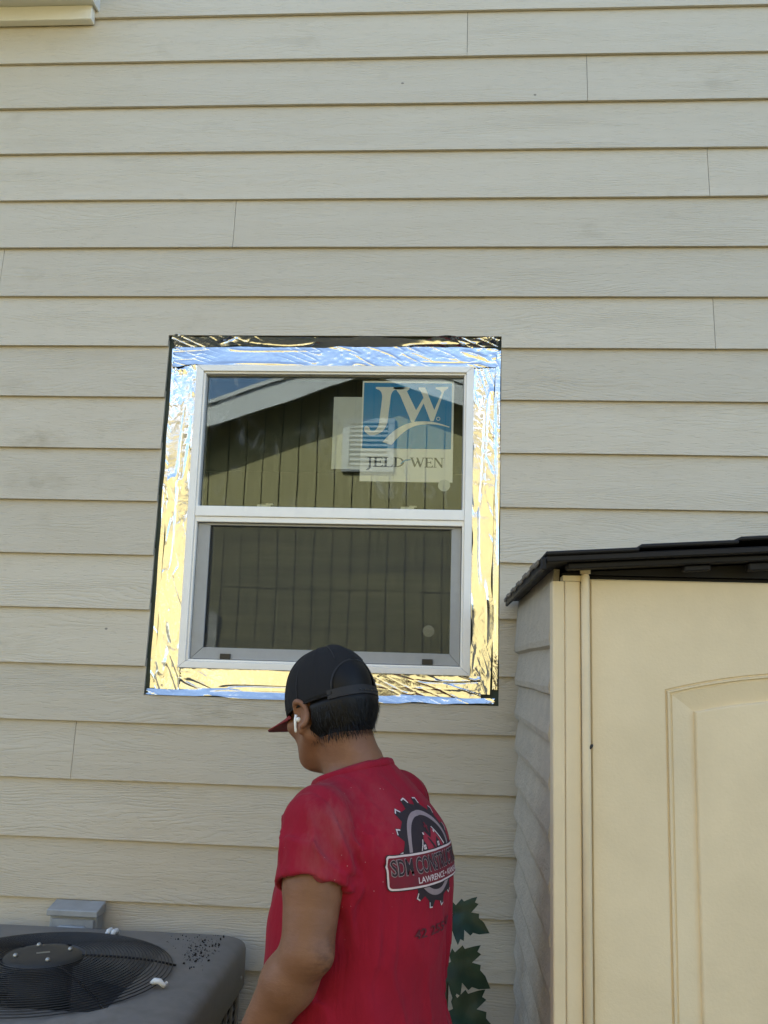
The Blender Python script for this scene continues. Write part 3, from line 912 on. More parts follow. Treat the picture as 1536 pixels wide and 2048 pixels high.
# dirt crumbs on the pan
bm = bmesh.new()
rnd = random.Random(5)
for k in range(420):
    x = 0.275 + rnd.gauss(0.035, 0.045); y = 0.235 + rnd.gauss(-0.01, 0.075)
    if math.hypot(x, y) < GR + 0.025 or x > 0.395 or y > 0.395: continue
    s_ = rnd.choice((0.0007, 0.0009, 0.0011, 0.0014, 0.0018, 0.003))
    m_ = Matrix.Translation((x, y, 0.8335 + s_ * 0.3)) @ Euler((rnd.random() * 6, rnd.random() * 6, rnd.random() * 6)).to_matrix().to_4x4() @ Matrix.Diagonal((1.6, 1, 0.6, 1))
    bmesh.ops.create_icosphere(bm, subdivisions=1, radius=s_, matrix=m_)
dbo = from_bm('dirt_crumbs', bm, MAT['debris'], ac)
dbo['kind'] = 'stuff'

# ------------------------------------------------------------------ resin shed
SX, SY = 0.218, -1.02
shed = empty('storage_shed', (SX, SY, 0))
tag(shed, 'tan resin storage shed with charcoal roof and arched door panel', 'shed')
SW_ = 1.36                                           # width along x
# left side: one moulded panel with lap courses
prof = []
z = 0.05
zl = [1.68 - 0.098 * k for k in range(17)][::-1]
prof.append((0.018, 0.02))
for zz in zl:
    prof += [(0.020, zz - 0.010), (0.018, zz - 0.005), (0.006, zz), (0.006, zz + 0.006)]
prof.append((0.018, 1.83))
ys = np.linspace(0.048, 0.99, 30)
vs = []
for y in ys:
    for k, (dx, zz) in enumerate(prof):
        vs.append((dx + 0.0015 * float(vnoise(y * 6, zz * 9, 1, 2)), y, zz + 0.002 * float(vnoise(y * 4, zz * 5, 3, 4))))
m = len(prof)
fs = [(i * m + k, (i + 1) * m + k, (i + 1) * m + k + 1, i * m + k + 1) for i in range(len(ys) - 1) for k in range(m - 1)]
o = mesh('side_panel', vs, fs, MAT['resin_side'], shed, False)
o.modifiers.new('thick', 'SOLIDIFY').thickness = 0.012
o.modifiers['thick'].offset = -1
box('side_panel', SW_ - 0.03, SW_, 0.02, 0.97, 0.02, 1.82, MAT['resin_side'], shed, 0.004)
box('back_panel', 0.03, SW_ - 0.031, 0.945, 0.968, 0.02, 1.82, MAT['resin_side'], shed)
box('floor_panel', 0.0, SW_, 0.0, 0.97, 0.002, 0.018, MAT['shed_roof'], shed)


def rounded_col(name, x0, x1, y0, y1, z0, z1, mat, r=0.008):
    bm = bmesh.new()
    bm_box(bm, x0, x1, y0, y1, z0, z1)
    es = [e for e in bm.edges if abs(e.verts[0].co.z - e.verts[1].co.z) > 0.5]
    bmesh.ops.bevel(bm, geom=es, offset=r, segments=4, affect='EDGES', profile=0.5)
    o = from_bm(name, bm, mat, shed, False)
    return o


for sgn, x0 in ((1, 0.0), (-1, SW_)):
    q = lambda a, b: (min(x0 + sgn * a, x0 + sgn * b), max(x0 + sgn * a, x0 + sgn * b))
    rounded_col('corner_post', *q(-0.003, 0.0219), -0.002, 0.05, 0.02, 1.800, MAT['resin'], 0.004)
    rounded_col('corner_post', *q(0.0220, 0.0533), -0.004, 0.045, 0.02, 1.800, MAT['resin'], 0.004)
    tube('hinge_rod', [(x0 + sgn * 0.0620, -0.008, 0.02), (x0 + sgn * 0.0620, -0.008, 1.81), (x0 + sgn * 0.0620, -0.008, 1.815)], [0.0085, 0.0085, 0.007], MAT['resin'], shed, 14)
    rounded_col('post_cap', *q(0.018, 0.056), -0.004, 0.04, 1.801, 1.812, MAT['resin'], 0.004)
    tube('hinge_knob', [(x0 + sgn * 0.0620, -0.008, 1.8155), (x0 + sgn * 0.0620, -0.008, 1.832)], 0.0105, MAT['resin'], shed, 14)
box('jamb_strip', 0.004, 0.0715, 0.014, 0.046, 0.02, 1.798, MAT['resin'], shed)
box('jamb_strip', SW_ - 0.0715, SW_ - 0.004, 0.014, 0.046, 0.02, 1.798, MAT['resin'], shed)
box('door_header', 0.056, SW_ - 0.056, 0.034, 0.06, 1.800, 1.815, MAT['shed_roof'], shed)


def door(x0, x1, mirror):
    z0, z1 = 0.035, 1.806
    bm = bmesh.new()
    xc = 0.75 - SX if not mirror else SW_ - (0.75 - SX)
    hw = (0.75 - 0.436)
    xl, xr = x0 + 0.145, x1 - 0.02
    xm = x0 + 0.455
    def loop(ins, dep):
        # vertical sides, arched head, flat foot
        a0, a1 = xl + ins, xr - ins * 0.2
        b0 = 0.22 + ins
        pts = []
        for k in range(12): pts.append((a0, dep, b0 + (1.589 - ins * 0.78 - b0) * k / 12))
        for k in range(20):
            x = a0 + (a1 - a0) * k / 20
            pts.append((x, dep, 1.632 - ins * 0.93 - 0.44 * (1 + ins) * ((x - xm) ** 2 - (a0 - xm) ** 2) - 0.44 * (1 + ins) * (a0 - xm) ** 2))
        zr = pts[-1][2]
        for k in range(12): pts.append((a1, dep, zr + (b0 - zr) * k / 12))
        for k in range(20): pts.append((a1 + (a0 - a1) * k / 20, dep, b0))
        return pts
    inner = [(0.0, 0.0), (0.0015, 0.004), (0.004, 0.004), (0.0055, -0.001), (0.0085, -0.001), (0.0105, 0.0045), (0.013, 0.0045), (0.0145, 0.003), (0.055, 0.011), (0.058, 0.0115), (0.0605, 0.005), (0.063, 0.0042)]
    L0 = loop(0, 0)
    out = []
    for i, (x, d, zz) in enumerate(L0):
        if i < 12: out.append((x0, 0, z0 + (z1 - z0) * i / 12))
        elif i < 32: out.append((x0 + (x1 - x0) * (i - 12) / 20, 0, z1))
        elif i < 44: out.append((x1, 0, z1 + (z0 - z1) * (i - 32) / 12))
        else: out.append((x1 + (x0 - x1) * (i - 44) / 20, 0, z0))
    back = [(x, 0.03, zz) for x, _, zz in out]
    loops = [back, [(x, 0.003, zz) for x, _, zz in out], [(x + (0.003 if x == x0 else (-0.003 if x == x1 else 0)), 0, zz + (0.003 if zz == z0 else (-0.003 if zz == z1 else 0))) for x, _, zz in out]] + [loop(i_, d_) for i_, d_ in inner]
    if mirror:
        loops = [[(SW_ - x, d, zz) for x, d, zz in lp] for lp in loops]
    vl = [[bm.verts.new(p) for p in lp] for lp in loops]
    n = len(vl[0])
    for A_, B_ in zip(vl[:-1], vl[1:]):
        for k in range(n): bm.faces.new((A_[k], A_[(k + 1) % n], B_[(k + 1) % n], B_[k]))
    # flat middle: strips between left side and right side
    bm.faces.new(vl[-1])
    bm.faces.new(vl[0][::-1])
    return from_bm('door', bm, MAT['resin'], shed)


door(0.0725, 0.679, False)
door(0.0725, 0.679, True)
bm = bmesh.new(); bmesh.ops.create_icosphere(bm, subdivisions=2, radius=0.004, matrix=Matrix.Translation((0.0700, -0.013, 1.475)) @ Matrix.Rotation(0.6, 4, 'Y') @ Matrix.Diagonal((0.8, 0.6, 1.5, 1)))
from_bm('screw_plug', bm, MAT['black'], shed, True)
# roof: low gable with stepped shingle ends
SLOPE = 0.066
XM = SW_ / 2
rf = empty('roof', (0, 0, 0)); rf.parent = shed


def slab(name, x0, x1, lift, th, y0, y1, mat, side):
    zz = lambda x: 1.842 + SLOPE * (x + 0.026) + lift
    pl = [(x0, zz(x0) - th), (x1, zz(x1) - th), (x1, zz(x1)), (x0, zz(x0))]
    if side < 0: pl = [(SW_ - a, b) for a, b in pl][::-1]
    return prism(name, pl, 'y', y0, y1, mat, rf, 0.0025)


for side in (1, -1):
    slab('roof_panel', -0.024, XM - 0.001, 0.0, 0.013, -0.082, 1.00, MAT['shed_roof'], side)
    for k, (xa, xb) in enumerate(((-0.026, 0.155), (0.157, 0.345), (0.347, 0.53), (0.532, XM - 0.002))):
        slab('shingle_course', xa, xb, 0.0115 + 0.006 * k - 0.0035, 0.008, -0.088, 1.004, MAT['shed_roof'], side)
    slab('eave_lip', -0.034, -0.0245, -0.004, 0.024, -0.086, 1.002, MAT['shed_roof'], side)
    for k in range(11):
        y = -0.06 + k * 0.098
        slab('eave_scallop', -0.040, -0.0345, -0.004 + 0.004 * (k % 2), 0.012, y, y + 0.07, MAT['shed_eave'], side)
    slab('soffit_step', 0.02, XM - 0.002, -0.0145, 0.012, -0.060, -0.022, MAT['shed_roof'], side)
    for k, xx in enumerate((0.25, 0.375, 0.48, 0.59)):
        slab('gable_block', xx, xx + (0.052 if k != 1 else 0.055), -0.0275, 0.012 + 0.004 * k, -0.045, -0.020, MAT['shed_roof'], side)
prism('gable_panel', [(0.02, 1.816), (SW_ - 0.02, 1.816), (SW_ - 0.02, 1.819), (XM, 1.862), (0.02, 1.819)], 'y', 0.014, 0.04, MAT['shed_roof'], shed)

# ------------------------------------------------------------------ maple seedling between the man and the wall
plant = empty('maple_seedling', (0.02, -0.33, 0.0))
tag(plant, 'dark green maple seedling leaves growing against the siding beside the shed', 'plant')
stem_pts = [(0, 0, 0), (0.01, 0.01, 0.3), (-0.005, 0.0, 0.6), (0.0, 0.01, 0.84), (-0.005, 0.0, 0.95)]
tube('stem', stem_pts, [0.007, 0.006, 0.005, 0.004, 0.002], MAT['stem'], plant, 7)
half = [(0.0, 0.0), (0.10, -0.10), (0.26, -0.12), (0.22, -0.02), (0.44, 0.06), (0.40, 0.14), (0.56, 0.30), (0.66, 0.42), (0.50, 0.42), (0.50, 0.52), (0.34, 0.46), (0.24, 0.42), (0.30, 0.62), (0.20, 0.66), (0.16, 0.82), (0.0, 1.05)]


def leaf(base, size, Ld, Nd, droop):
    pts = [(x, y) for x, y in half] + [(-x, y) for x, y in half[1:-1]][::-1]
    bnd = [Vector(p) for p in pts]
    n = len(bnd)
    grid = [Vector((x * 0.11, y * 0.11)) for x in range(-6, 7) for y in range(0, 10)]
    r = delaunay_2d_cdt(bnd + grid, [(i, (i + 1) % n) for i in range(n)], [tuple(range(n))], 1, 1e-4)
    vs = []
    for p in r[0]:
        x, y = p.x, p.y
        zz = 0.22 * abs(x) - 0.32 * (y ** 2) * droop - 0.25 * abs(x) ** 2 * droop + 0.03 * float(vnoise(x * 4, y * 4, base[2] * 50, 9))
        vs.append((x * size, y * size, zz * size))
    o = mesh('leaf', vs, r[2], MAT['leaf'], plant, True)
    Ld = Vector(Ld).normalized(); Nd = Vector(Nd); Nd = (Nd - Ld * Nd.dot(Ld)).normalized(); Wd = Ld.cross(Nd)
    Mx = Matrix((Wd, Ld, Nd)).transposed().to_4x4(); Mx.translation = base
    o.matrix_local = Mx
    return o


for base, size, Ld, Nd, droop in (
        ((0.012, -0.03, 0.985), 0.098, (0.8, -0.15, -0.30), (0.15, -0.9, 0.35), 0.35), ((0.008, -0.04, 0.870), 0.112, (0.8, -0.1, -0.42), (-0.1, -0.9, 0.4), 0.45),
        ((0.015, -0.05, 0.760), 0.125, (0.85, -0.1, -0.42), (0.1, -0.85, 0.5), 0.4), ((-0.02, 0.0, 0.93), 0.09, (-0.8, 0.2, -0.4), (0, -0.8, 0.6), 0.5),
        ((-0.02, -0.02, 0.66), 0.11, (-0.8, -0.2, -0.4), (0, -0.6, 0.8), 0.5), ((0.02, -0.02, 0.60), 0.12, (0.7, -0.4, -0.4), (0, -0.7, 0.7), 0.5)):
    leaf(base, size, Ld, Nd, droop)
    sp = Vector((0, 0, base[2] - 0.05))
    tube('leaf_stalk', [sp, (sp + Vector(base)) / 2 + Vector((0, 0, 0.012)), Vector(base)], 0.0016, MAT['stem'], plant, 5)

# ------------------------------------------------------------------ neighbour house, seen mirrored in the glass and the foil
NY = -6.98
nb = empty('neighbour_house', (-0.868, NY, 0.0))
tag(nb, 'olive vertical-board gable house with white fascia mirrored in the window', 'house')
HW, SL, ZA = 3.65, 0.345, 4.86
def gz(x): return ZA - SL * abs(x)
bw = 0.2032
nbd = int(2 * HW / bw)
for k in range(nbd):
    xa = -HW + k * bw + 0.0058; xb = -HW + (k + 1) * bw - 0.0058
    prism('siding_board', [(xa, 0.15), (xb, 0.15), (xb, 2.414), (xa, 2.414)], 'y', -0.012, 0.0, MAT['ply'], nb)
    pl = [(xa, 2.424), (xb, 2.424), (xb, gz(xb)), (xa, gz(xa))]
    if xa < 0 < xb: pl = [(xa, 2.424), (xb, 2.424), (xb, gz(xb)), (0, gz(0)), (xa, gz(xa))]
    prism('siding_board', pl, 'y', -0.012, 0.0, MAT['ply'], nb)
prism('wall_core', [(-HW, 0.0), (HW, 0.0), (HW, gz(HW)), (0, ZA), (-HW, gz(HW))], 'y', -6.0, -0.0125, simple('dark_groove_backing', (0.05, 0.045, 0.028), 0.9), nb)
OV = 0.40
for s_ in (-1, 1):
    xe = s_ * (HW + 0.35)
    ze = 4.745 - SL * abs(xe)
    prism('rake_fascia', [(0, 4.745), (0, 4.985), (xe, ze + 0.24), (xe, ze)] if s_ > 0 else [(0, 4.745), (xe, ze), (xe, ze + 0.24), (0, 4.985)], 'y', OV - 0.02, OV, MAT['trimw'], nb)
    prism('rake_drip_edge', [(0, 4.99), (0, 5.03), (xe, ze + 0.285), (xe, ze + 0.245)] if s_ > 0 else [(0, 4.99), (xe, ze + 0.245), (xe, ze + 0.285), (0, 5.03)], 'y', OV - 0.03, OV + 0.03, MAT['trimw'], nb)
    prism('roof_slope', [(0, 4.88), (0, 4.984), (xe, ze + 0.239), (xe, ze + 0.135)] if s_ > 0 else [(0, 4.88), (xe, ze + 0.135), (xe, ze + 0.239), (0, 4.984)], 'y', -6.3, OV - 0.021, MAT['roofsh'], nb)
    prism('rake_soffit', [(0, 4.862), (0, 4.877), (xe, ze + 0.132), (xe, ze + 0.117)] if s_ > 0 else [(0, 4.862), (xe, ze + 0.117), (xe, ze + 0.132), (0, 4.877)], 'y', 0.002, OV - 0.022, MAT['trimw'], nb)
vt = empty('gable_vent', (-0.03, 0.0, 4.04)); vt.parent = nb
for q in ((-0.29, 0.29, 0.002, 0.045, 0.25, 0.31), (-0.29, 0.29, 0.002, 0.045, -0.31, -0.25), (-0.29, -0.21, 0.002, 0.043, -0.249, 0.249), (0.21, 0.29, 0.002, 0.043, -0.249, 0.249)):
    box('vent_frame_bar', *q, MAT['vent'], vt, 0.004)
for k in range(9):
    o = box('vent_louvre', -0.208, 0.208, -0.004, 0.004, -0.03, 0.03, MAT['vent'], vt)
    o.location = (0, 0.022, -0.215 + k * 0.054); o.rotation_euler = (math.radians(42), 0, 0)
box('vent_backing', -0.208, 0.208, 0.001, 0.004, -0.249, 0.249, MAT['black'], vt)

post = empty('fence_post', (-2.545, NY + 0.026, 0.0))
tag(post, 'white vinyl fence post mirrored low in the lower window pane', 'fence post')
box('post_shaft', -0.055, 0.055, -0.022, 0.022, 0.0, 2.10, MAT['vinyl'], post, 0.004)
box('post_collar', -0.063, 0.063, -0.024, 0.028, 2.02, 2.05, MAT['vinyl'], post, 0.004)
prism('post_cap', [(-0.07, 2.101), (0.07, 2.101), (0.07, 2.12), (0.0, 2.16), (-0.07, 2.12)], 'y', -0.024, 0.032, MAT['vinyl'], post, 0.003)

# ------------------------------------------------------------------ the man in the red shirt
PHI = math.radians(63.0)
PO = Vector((-0.145, -1.0, 0.0))


class Field:
    """signed distance samples on a grid, turned into a mesh with surface nets"""
    def __init__(s, lo, hi, h):
        s.lo = np.array(lo, float); s.h = h
        s.n = np.ceil((np.array(hi) - s.lo) / h).astype(int) + 1
        s.v = np.full(s.n, 0.5, np.float32)
        s.ax = [s.lo[k] + h * np.arange(s.n[k]) for k in range(3)]
    def sl(s, a, b, m):
        i0 = np.clip(np.floor((np.array(a) - m - s.lo) / s.h).astype(int), 0, s.n - 1)
        i1 = np.clip(np.ceil((np.array(b) + m - s.lo) / s.h).astype(int) + 1, 1, s.n)
        return tuple(slice(x, max(x + 1, y)) for x, y in zip(i0, i1))
    def grid(s, sl):
        return np.meshgrid(*[s.ax[k][sl[k]] for k in range(3)], indexing='ij')
    def add(s, d, sl, k):
        a = s.v[sl]
        if k <= 0: s.v[sl] = np.minimum(a, d); return
        h = np.clip(0.5 + 0.5 * (a - d) / k, 0, 1)
        s.v[sl] = a * (1 - h) + d * h - k * h * (1 - h)
    def sub(s, d, sl, k):
        a = s.v[sl]
        h = np.clip(0.5 - 0.5 * (a + d) / k, 0, 1)
        s.v[sl] = a * (1 - h) - d * h + k * h * (1 - h)
    def cone(s, a, b, ra, rb, k=0.02):
        a = np.array(a, float); b = np.array(b, float)
        m = max(ra, rb) + 2 * k + 3 * s.h + 0.02
        sl = s.sl(np.minimum(a, b), np.maximum(a, b), m)
        X, Y, Z = s.grid(sl)
        ab = b - a; L2 = ab @ ab
        t = np.clip(((X - a[0]) * ab[0] + (Y - a[1]) * ab[1] + (Z - a[2]) * ab[2]) / max(L2, 1e-9), 0, 1)
        d = np.sqrt((X - a[0] - t * ab[0]) ** 2 + (Y - a[1] - t * ab[1]) ** 2 + (Z - a[2] - t * ab[2]) ** 2) - (ra + (rb - ra) * t)
        s.add(d, sl, k)
    def ell(s, c, r, k=0.02, R=None, sub=False):
        c = np.array(c, float); r = np.array(r, float)
        m = max(r) + 2 * k + 3 * s.h + 0.01
        sl = s.sl(c, c, m)
        X, Y, Z = s.grid(sl)
        p = [X - c[0], Y - c[1], Z - c[2]]
        if R is not None:
            Rt = np.array(R).T
            p = [Rt[i, 0] * p[0] + Rt[i, 1] * p[1] + Rt[i, 2] * p[2] for i in range(3)]
        k0 = np.sqrt(sum((p[i] / r[i]) ** 2 for i in range(3)))
        k1 = np.sqrt(sum((p[i] / r[i] ** 2) ** 2 for i in range(3))) + 1e-9
        d = k0 * (k0 - 1) / k1
        (s.sub if sub else s.add)(d, sl, k)
    def stack(s, zs, cx, cy, a, cf, cb, k=0.02, pw=2.3):
        """body loft: at each z a super-ellipse with its own centre, half width, front and back depth"""
        m = 0.05
        sl = s.sl((min(cx) - max(a), min(cy) - max(cb), zs[0]), (max(cx) + max(a), max(cy) + max(cf), zs[-1]), m)
        X, Y, Z = s.grid(sl)
        zz = Z[0, 0, :]
        def ip(v):
            # smooth (monotone-ish) interpolation by sampling and blurring
            q = np.linspace(zs[0] - 0.2, zs[-1] + 0.2, 400); w = np.interp(q, zs, v)
            ker = np.hanning(31); ker /= ker.sum(); w = np.convolve(np.pad(w, 15, mode='edge'), ker, 'valid')
            return np.interp(zz, q, w)
        CX, CY, A, CF, CB = (ip(v)[None, None, :] for v in (cx, cy, a, cf, cb))
        U_ = np.abs(X - CX) / A
        V_ = (Y - CY); V_ = np.where(V_ > 0, V_ / CF, -V_ / CB)
        rr = (U_ ** pw + V_ ** pw) ** (1 / pw)
        d = (rr - 1) * np.minimum(A, np.minimum(CF, CB)) * 0.95
        d = np.maximum(d, np.maximum(zs[0] - Z, Z - zs[-1]))
        s.add(d, sl, k)
    def mesh(s):
        v = s.v
        neg = v < 0
        nx, ny, nz = v.shape
        c = [neg[i:nx - 1 + i, j:ny - 1 + j, k:nz - 1 + k] for i in (0, 1) for j in (0, 1) for k in (0, 1)]
        cnt = sum(x.astype(np.int8) for x in c)
        act = (cnt > 0) & (cnt < 8)
        I = np.argwhere(act)
        ids = -np.ones(act.shape, np.int64); ids[act] = np.arange(len(I))
        offs = [(i, j, k) for i in (0, 1) for j in (0, 1) for k in (0, 1)]
        cv = [v[I[:, 0] + o[0], I[:, 1] + o[1], I[:, 2] + o[2]] for o in offs]
        acc = np.zeros((len(I), 3)); num = np.zeros(len(I))
        for a in range(8):
            for b in range(a + 1, 8):
                df = [abs(x - y) for x, y in zip(offs[a], offs[b])]
                if sum(df) != 1: continue
                m = (cv[a] < 0) != (cv[b] < 0)
                t = np.where(m, cv[a] / np.where(m, cv[a] - cv[b], 1), 0)
                p = np.array(offs[a])[None, :] + t[:, None] * (np.array(offs[b]) - np.array(offs[a]))[None, :]
                acc += p * m[:, None]; num += m
        V = s.lo + (I + acc / num[:, None]) * s.h
        F = []
        for ax in range(3):
            b, cc = (ax + 1) % 3, (ax + 2) % 3
            sl0 = [slice(None)] * 3; sl1 = [slice(None)] * 3
            sl0[ax] = slice(0, -1); sl1[ax] = slice(1, None)
            n0, n1 = neg[tuple(sl0)], neg[tuple(sl1)]
            E_ = np.argwhere(n0 != n1)
            ok = (E_[:, b] > 0) & (E_[:, cc] > 0) & (E_[:, b] < v.shape[b] - 1) & (E_[:, cc] < v.shape[cc] - 1)
            E_ = E_[ok]
            fl = n0[E_[:, 0], E_[:, 1], E_[:, 2]]
            q = []
            for db, dc in ((-1, -1), (0, -1), (0, 0), (-1, 0)):
                e = E_.copy(); e[:, b] += db; e[:, cc] += dc
                q.append(ids[e[:, 0], e[:, 1], e[:, 2]])
            Q = np.stack(q, 1)
            Q[~fl] = Q[~fl][:, ::-1]
            F.append(Q)
        return V, np.concatenate(F)


def np_mesh(name, V, F, mat, parent=None, smooth=True):
    me = bpy.data.meshes.new(name)
    me.vertices.add(len(V)); me.vertices.foreach_set('co', np.asarray(V, np.float32).ravel())
    me.loops.add(len(F) * 4); me.loops.foreach_set('vertex_index', np.asarray(F, np.int32).ravel())
    me.polygons.add(len(F)); me.polygons.foreach_set('loop_start', np.arange(0, len(F) * 4, 4, dtype=np.int32))
    me.update(calc_edges=True); me.validate()
    if smooth: me.polygons.foreach_set('use_smooth', np.ones(len(me.polygons), bool))
    me.update()
    return link(name, me, mat, parent)


# joints in the man's own frame: x to his right, y forward, z up
ST = dict(
    zs=[0.80, 0.92, 1.02, 1.12, 1.22, 1.30, 1.36, 1.405, 1.435],
    cx=[0, 0, 0, 0, 0, 0, 0, 0, 0],
    cy=[-0.005, -0.005, 0.0, 0.0, 0.0, 0.01, 0.02, 0.03, 0.04],
    a=[0.170, 0.170, 0.168, 0.168, 0.172, 0.170, 0.128, 0.080, 0.055],
    cf=[0.18, 0.195, 0.20, 0.195, 0.17, 0.145, 0.10, 0.066, 0.055],
    cb=[0.145, 0.145, 0.147, 0.153, 0.160, 0.154, 0.116, 0.076, 0.058])
SHL = (-0.160, 0.012, 1.330); ELL = (-0.208, -0.005, 1.120); WRL = (-0.198, 0.136, 0.905)
SHR = (0.160, 0.030, 1.330); ELR = (0.195, 0.07, 1.085); WRR = (0.165, 0.165, 0.865)
NK = (0.0, 0.035, 1.40)
HEADC = Vector((0.0, 0.108, 1.532))
HR = Matrix.Rotation(math.radians(-18), 3, 'Z') @ Matrix.Rotation(math.radians(-20), 3, 'X')
def H(x, y, z): return tuple(HEADC + HR @ Vector((x, y, z)))
HRn = np.array(HR)

# ---- body: head, neck, trunk, arms and hands in one surface
B = Field((-0.36, -0.26, 0.74), (0.34, 0.42, 1.72), 0.0042)
B.stack(ST['zs'], ST['cx'], ST['cy'], [x - 0.022 for x in ST['a']], [x - 0.022 for x in ST['cf']], [x - 0.022 for x in ST['cb']], 0.0)
B.cone(NK, H(0, -0.028, -0.06), 0.060, 0.057, 0.03)
B.cone((-0.02, 0.03, 1.36), SHL, 0.045, 0.050, 0.03)
B.cone((0.02, 0.03, 1.36), SHR, 0.045, 0.050, 0.03)
for S_, E_, W_, sgn in ((SHL, ELL, WRL, -1), (SHR, ELR, WRR, 1)):
    mid = tuple((a + b) / 2 for a, b in zip(S_, E_))
    B.cone(S_, mid, 0.050, 0.0545, 0.02)
    B.cone(mid, E_, 0.0545, 0.046, 0.012)
    fm = tuple(a + (b - a) * 0.28 for a, b in zip(E_, W_))
    B.cone(E_, fm, 0.045, 0.049, 0.012)
    B.cone(fm, W_, 0.049, 0.029, 0.015)
    # hand: palm slab, four fingers, thumb from the side of the palm
    ew = (Vector(W_) - Vector(E_)).normalized()
    side = Vector((0, 0, 1)).cross(ew).normalized() * (1 if sgn < 0 else -1)     # across the palm towards the thumb
    nrm = ew.cross(side).normalized()
    Rp = np.array(Matrix((side, ew, nrm)).transposed())
    pc = Vector(W_) + ew * 0.050
    B.ell(pc, (0.040, 0.054, 0.016), 0.012, Rp)
    for q in range(4):
        off = side * (0.029 - 0.0195 * q)
        base = pc + ew * (0.040 - 0.004 * abs(q - 1)) + off
        ln = (0.072, 0.080, 0.074, 0.058)[q]
        curl_ = -nrm * sgn * 0.6
        k1 = base + (ew * 0.9 + curl_ * 0.35).normalized() * ln * 0.48
        k2 = k1 + (ew * 0.65 + curl_ * 0.9).normalized() * ln * 0.30
        k3 = k2 + (ew * 0.35 + curl_ * 1.2).normalized() * ln * 0.24
        for (p_, q_, r1, r2) in ((base, k1, 0.0092, 0.0086), (k1, k2, 0.0086, 0.008), (k2, k3, 0.008, 0.0072)):
            B.cone(p_, q_, r1, r2, 0.003)
    tb = Vector(W_) + ew * 0.022 + side * 0.026
    t1 = tb + (ew * 0.7 + side * 0.75).normalized() * 0.040
    t2 = t1 + (ew * 0.9 + side * 0.15).normalized() * 0.032
    B.cone(tb, t1, 0.014, 0.0105, 0.006); B.cone(t1, t2, 0.0105, 0.0085, 0.003)
# elbow point
B.ell((ELL[0] - 0.002, ELL[1] - 0.030, ELL[2] - 0.006), (0.016, 0.018, 0.020), 0.02)
# head
B.ell(H(0, -0.012, 0.028), (0.0755, 0.096, 0.088), 0.01, HRn)
B.ell(H(0, 0.030, -0.038), (0.0605, 0.066, 0.078), 0.03, HRn)
B.ell(H(0, 0.050, -0.088), (0.040, 0.040, 0.034), 0.025, HRn)
for sg in (-1, 1):
    B.cone(H(sg * 0.060, 0.0, -0.055), H(sg * 0.026, 0.062, -0.092), 0.018, 0.016, 0.02)          # jaw
    B.ell(H(sg * 0.040, 0.066, -0.022), (0.024, 0.018, 0.018), 0.02, HRn)                          # cheek
    B.ell(H(sg * 0.031, 0.094, 0.005), (0.017, 0.012, 0.010), 0.008, HRn, sub=True)                 # eye socket
    B.ell(H(sg * 0.031, 0.080, 0.004), (0.0125, 0.012, 0.0115), 0.004, HRn)                         # lid
    # ear: rim, lobe and hollow
    er = [H(sg * (0.0775 + 0.010 * math.sin(t) ** 2 + 0.004), -0.010 - 0.017 * math.cos(t) * (1 if True else 0), -0.019 + 0.027 * math.sin(t)) for t in np.linspace(-1.3, 3.6, 15)]
    for p_, q_ in zip(er[:-1], er[1:]): B.cone(p_, q_, 0.0052, 0.0052, 0.003)
    B.ell(H(sg * 0.0785, -0.008, -0.021), (0.0075, 0.018, 0.026), 0.006, HRn)
    B.ell(H(sg * 0.082, 0.001, -0.045), (0.006, 0.010, 0.012), 0.006, HRn)
    B.ell(H(sg * 0.090, -0.004, -0.020), (0.008, 0.010, 0.015), 0.004, HRn, sub=True)
B.cone(H(0, 0.088, 0.010), H(0, 0.108, -0.026), 0.009, 0.012, 0.012)
B.ell(H(0.010, 0.098, -0.030), (0.010, 0.010, 0.008), 0.008, HRn); B.ell(H(-0.010, 0.098, -0.030), (0.010, 0.010, 0.008), 0.008, HRn)
B.ell(H(0, 0.088, 0.020), (0.050, 0.014, 0.010), 0.012, HRn)
B.ell(H(0, 0.092, -0.054), (0.024, 0.010, 0.006), 0.006, HRn); B.ell(H(0, 0.090, -0.065), (0.021, 0.010, 0.007), 0.006, HRn)
V, F = B.mesh()
man = np_mesh('person', V, F, MAT['skin'])
man.location = PO
man.rotation_euler = (0, 0, PHI)
tag(man, 'person in red work t-shirt and backward-facing view of black cap, standing below the window', 'person')
man['label'] = 'person seen from behind in a red t-shirt and black cap, facing the siding'
for sg in (-1, 1):
    bm = bmesh.new(); bmesh.ops.create_uvsphere(bm, u_segments=16, v_segments=10, radius=0.0118, matrix=Matrix.Translation(H(sg * 0.031, 0.0825, 0.004)))
    from_bm('eye', bm, MAT['eye'], man, True)

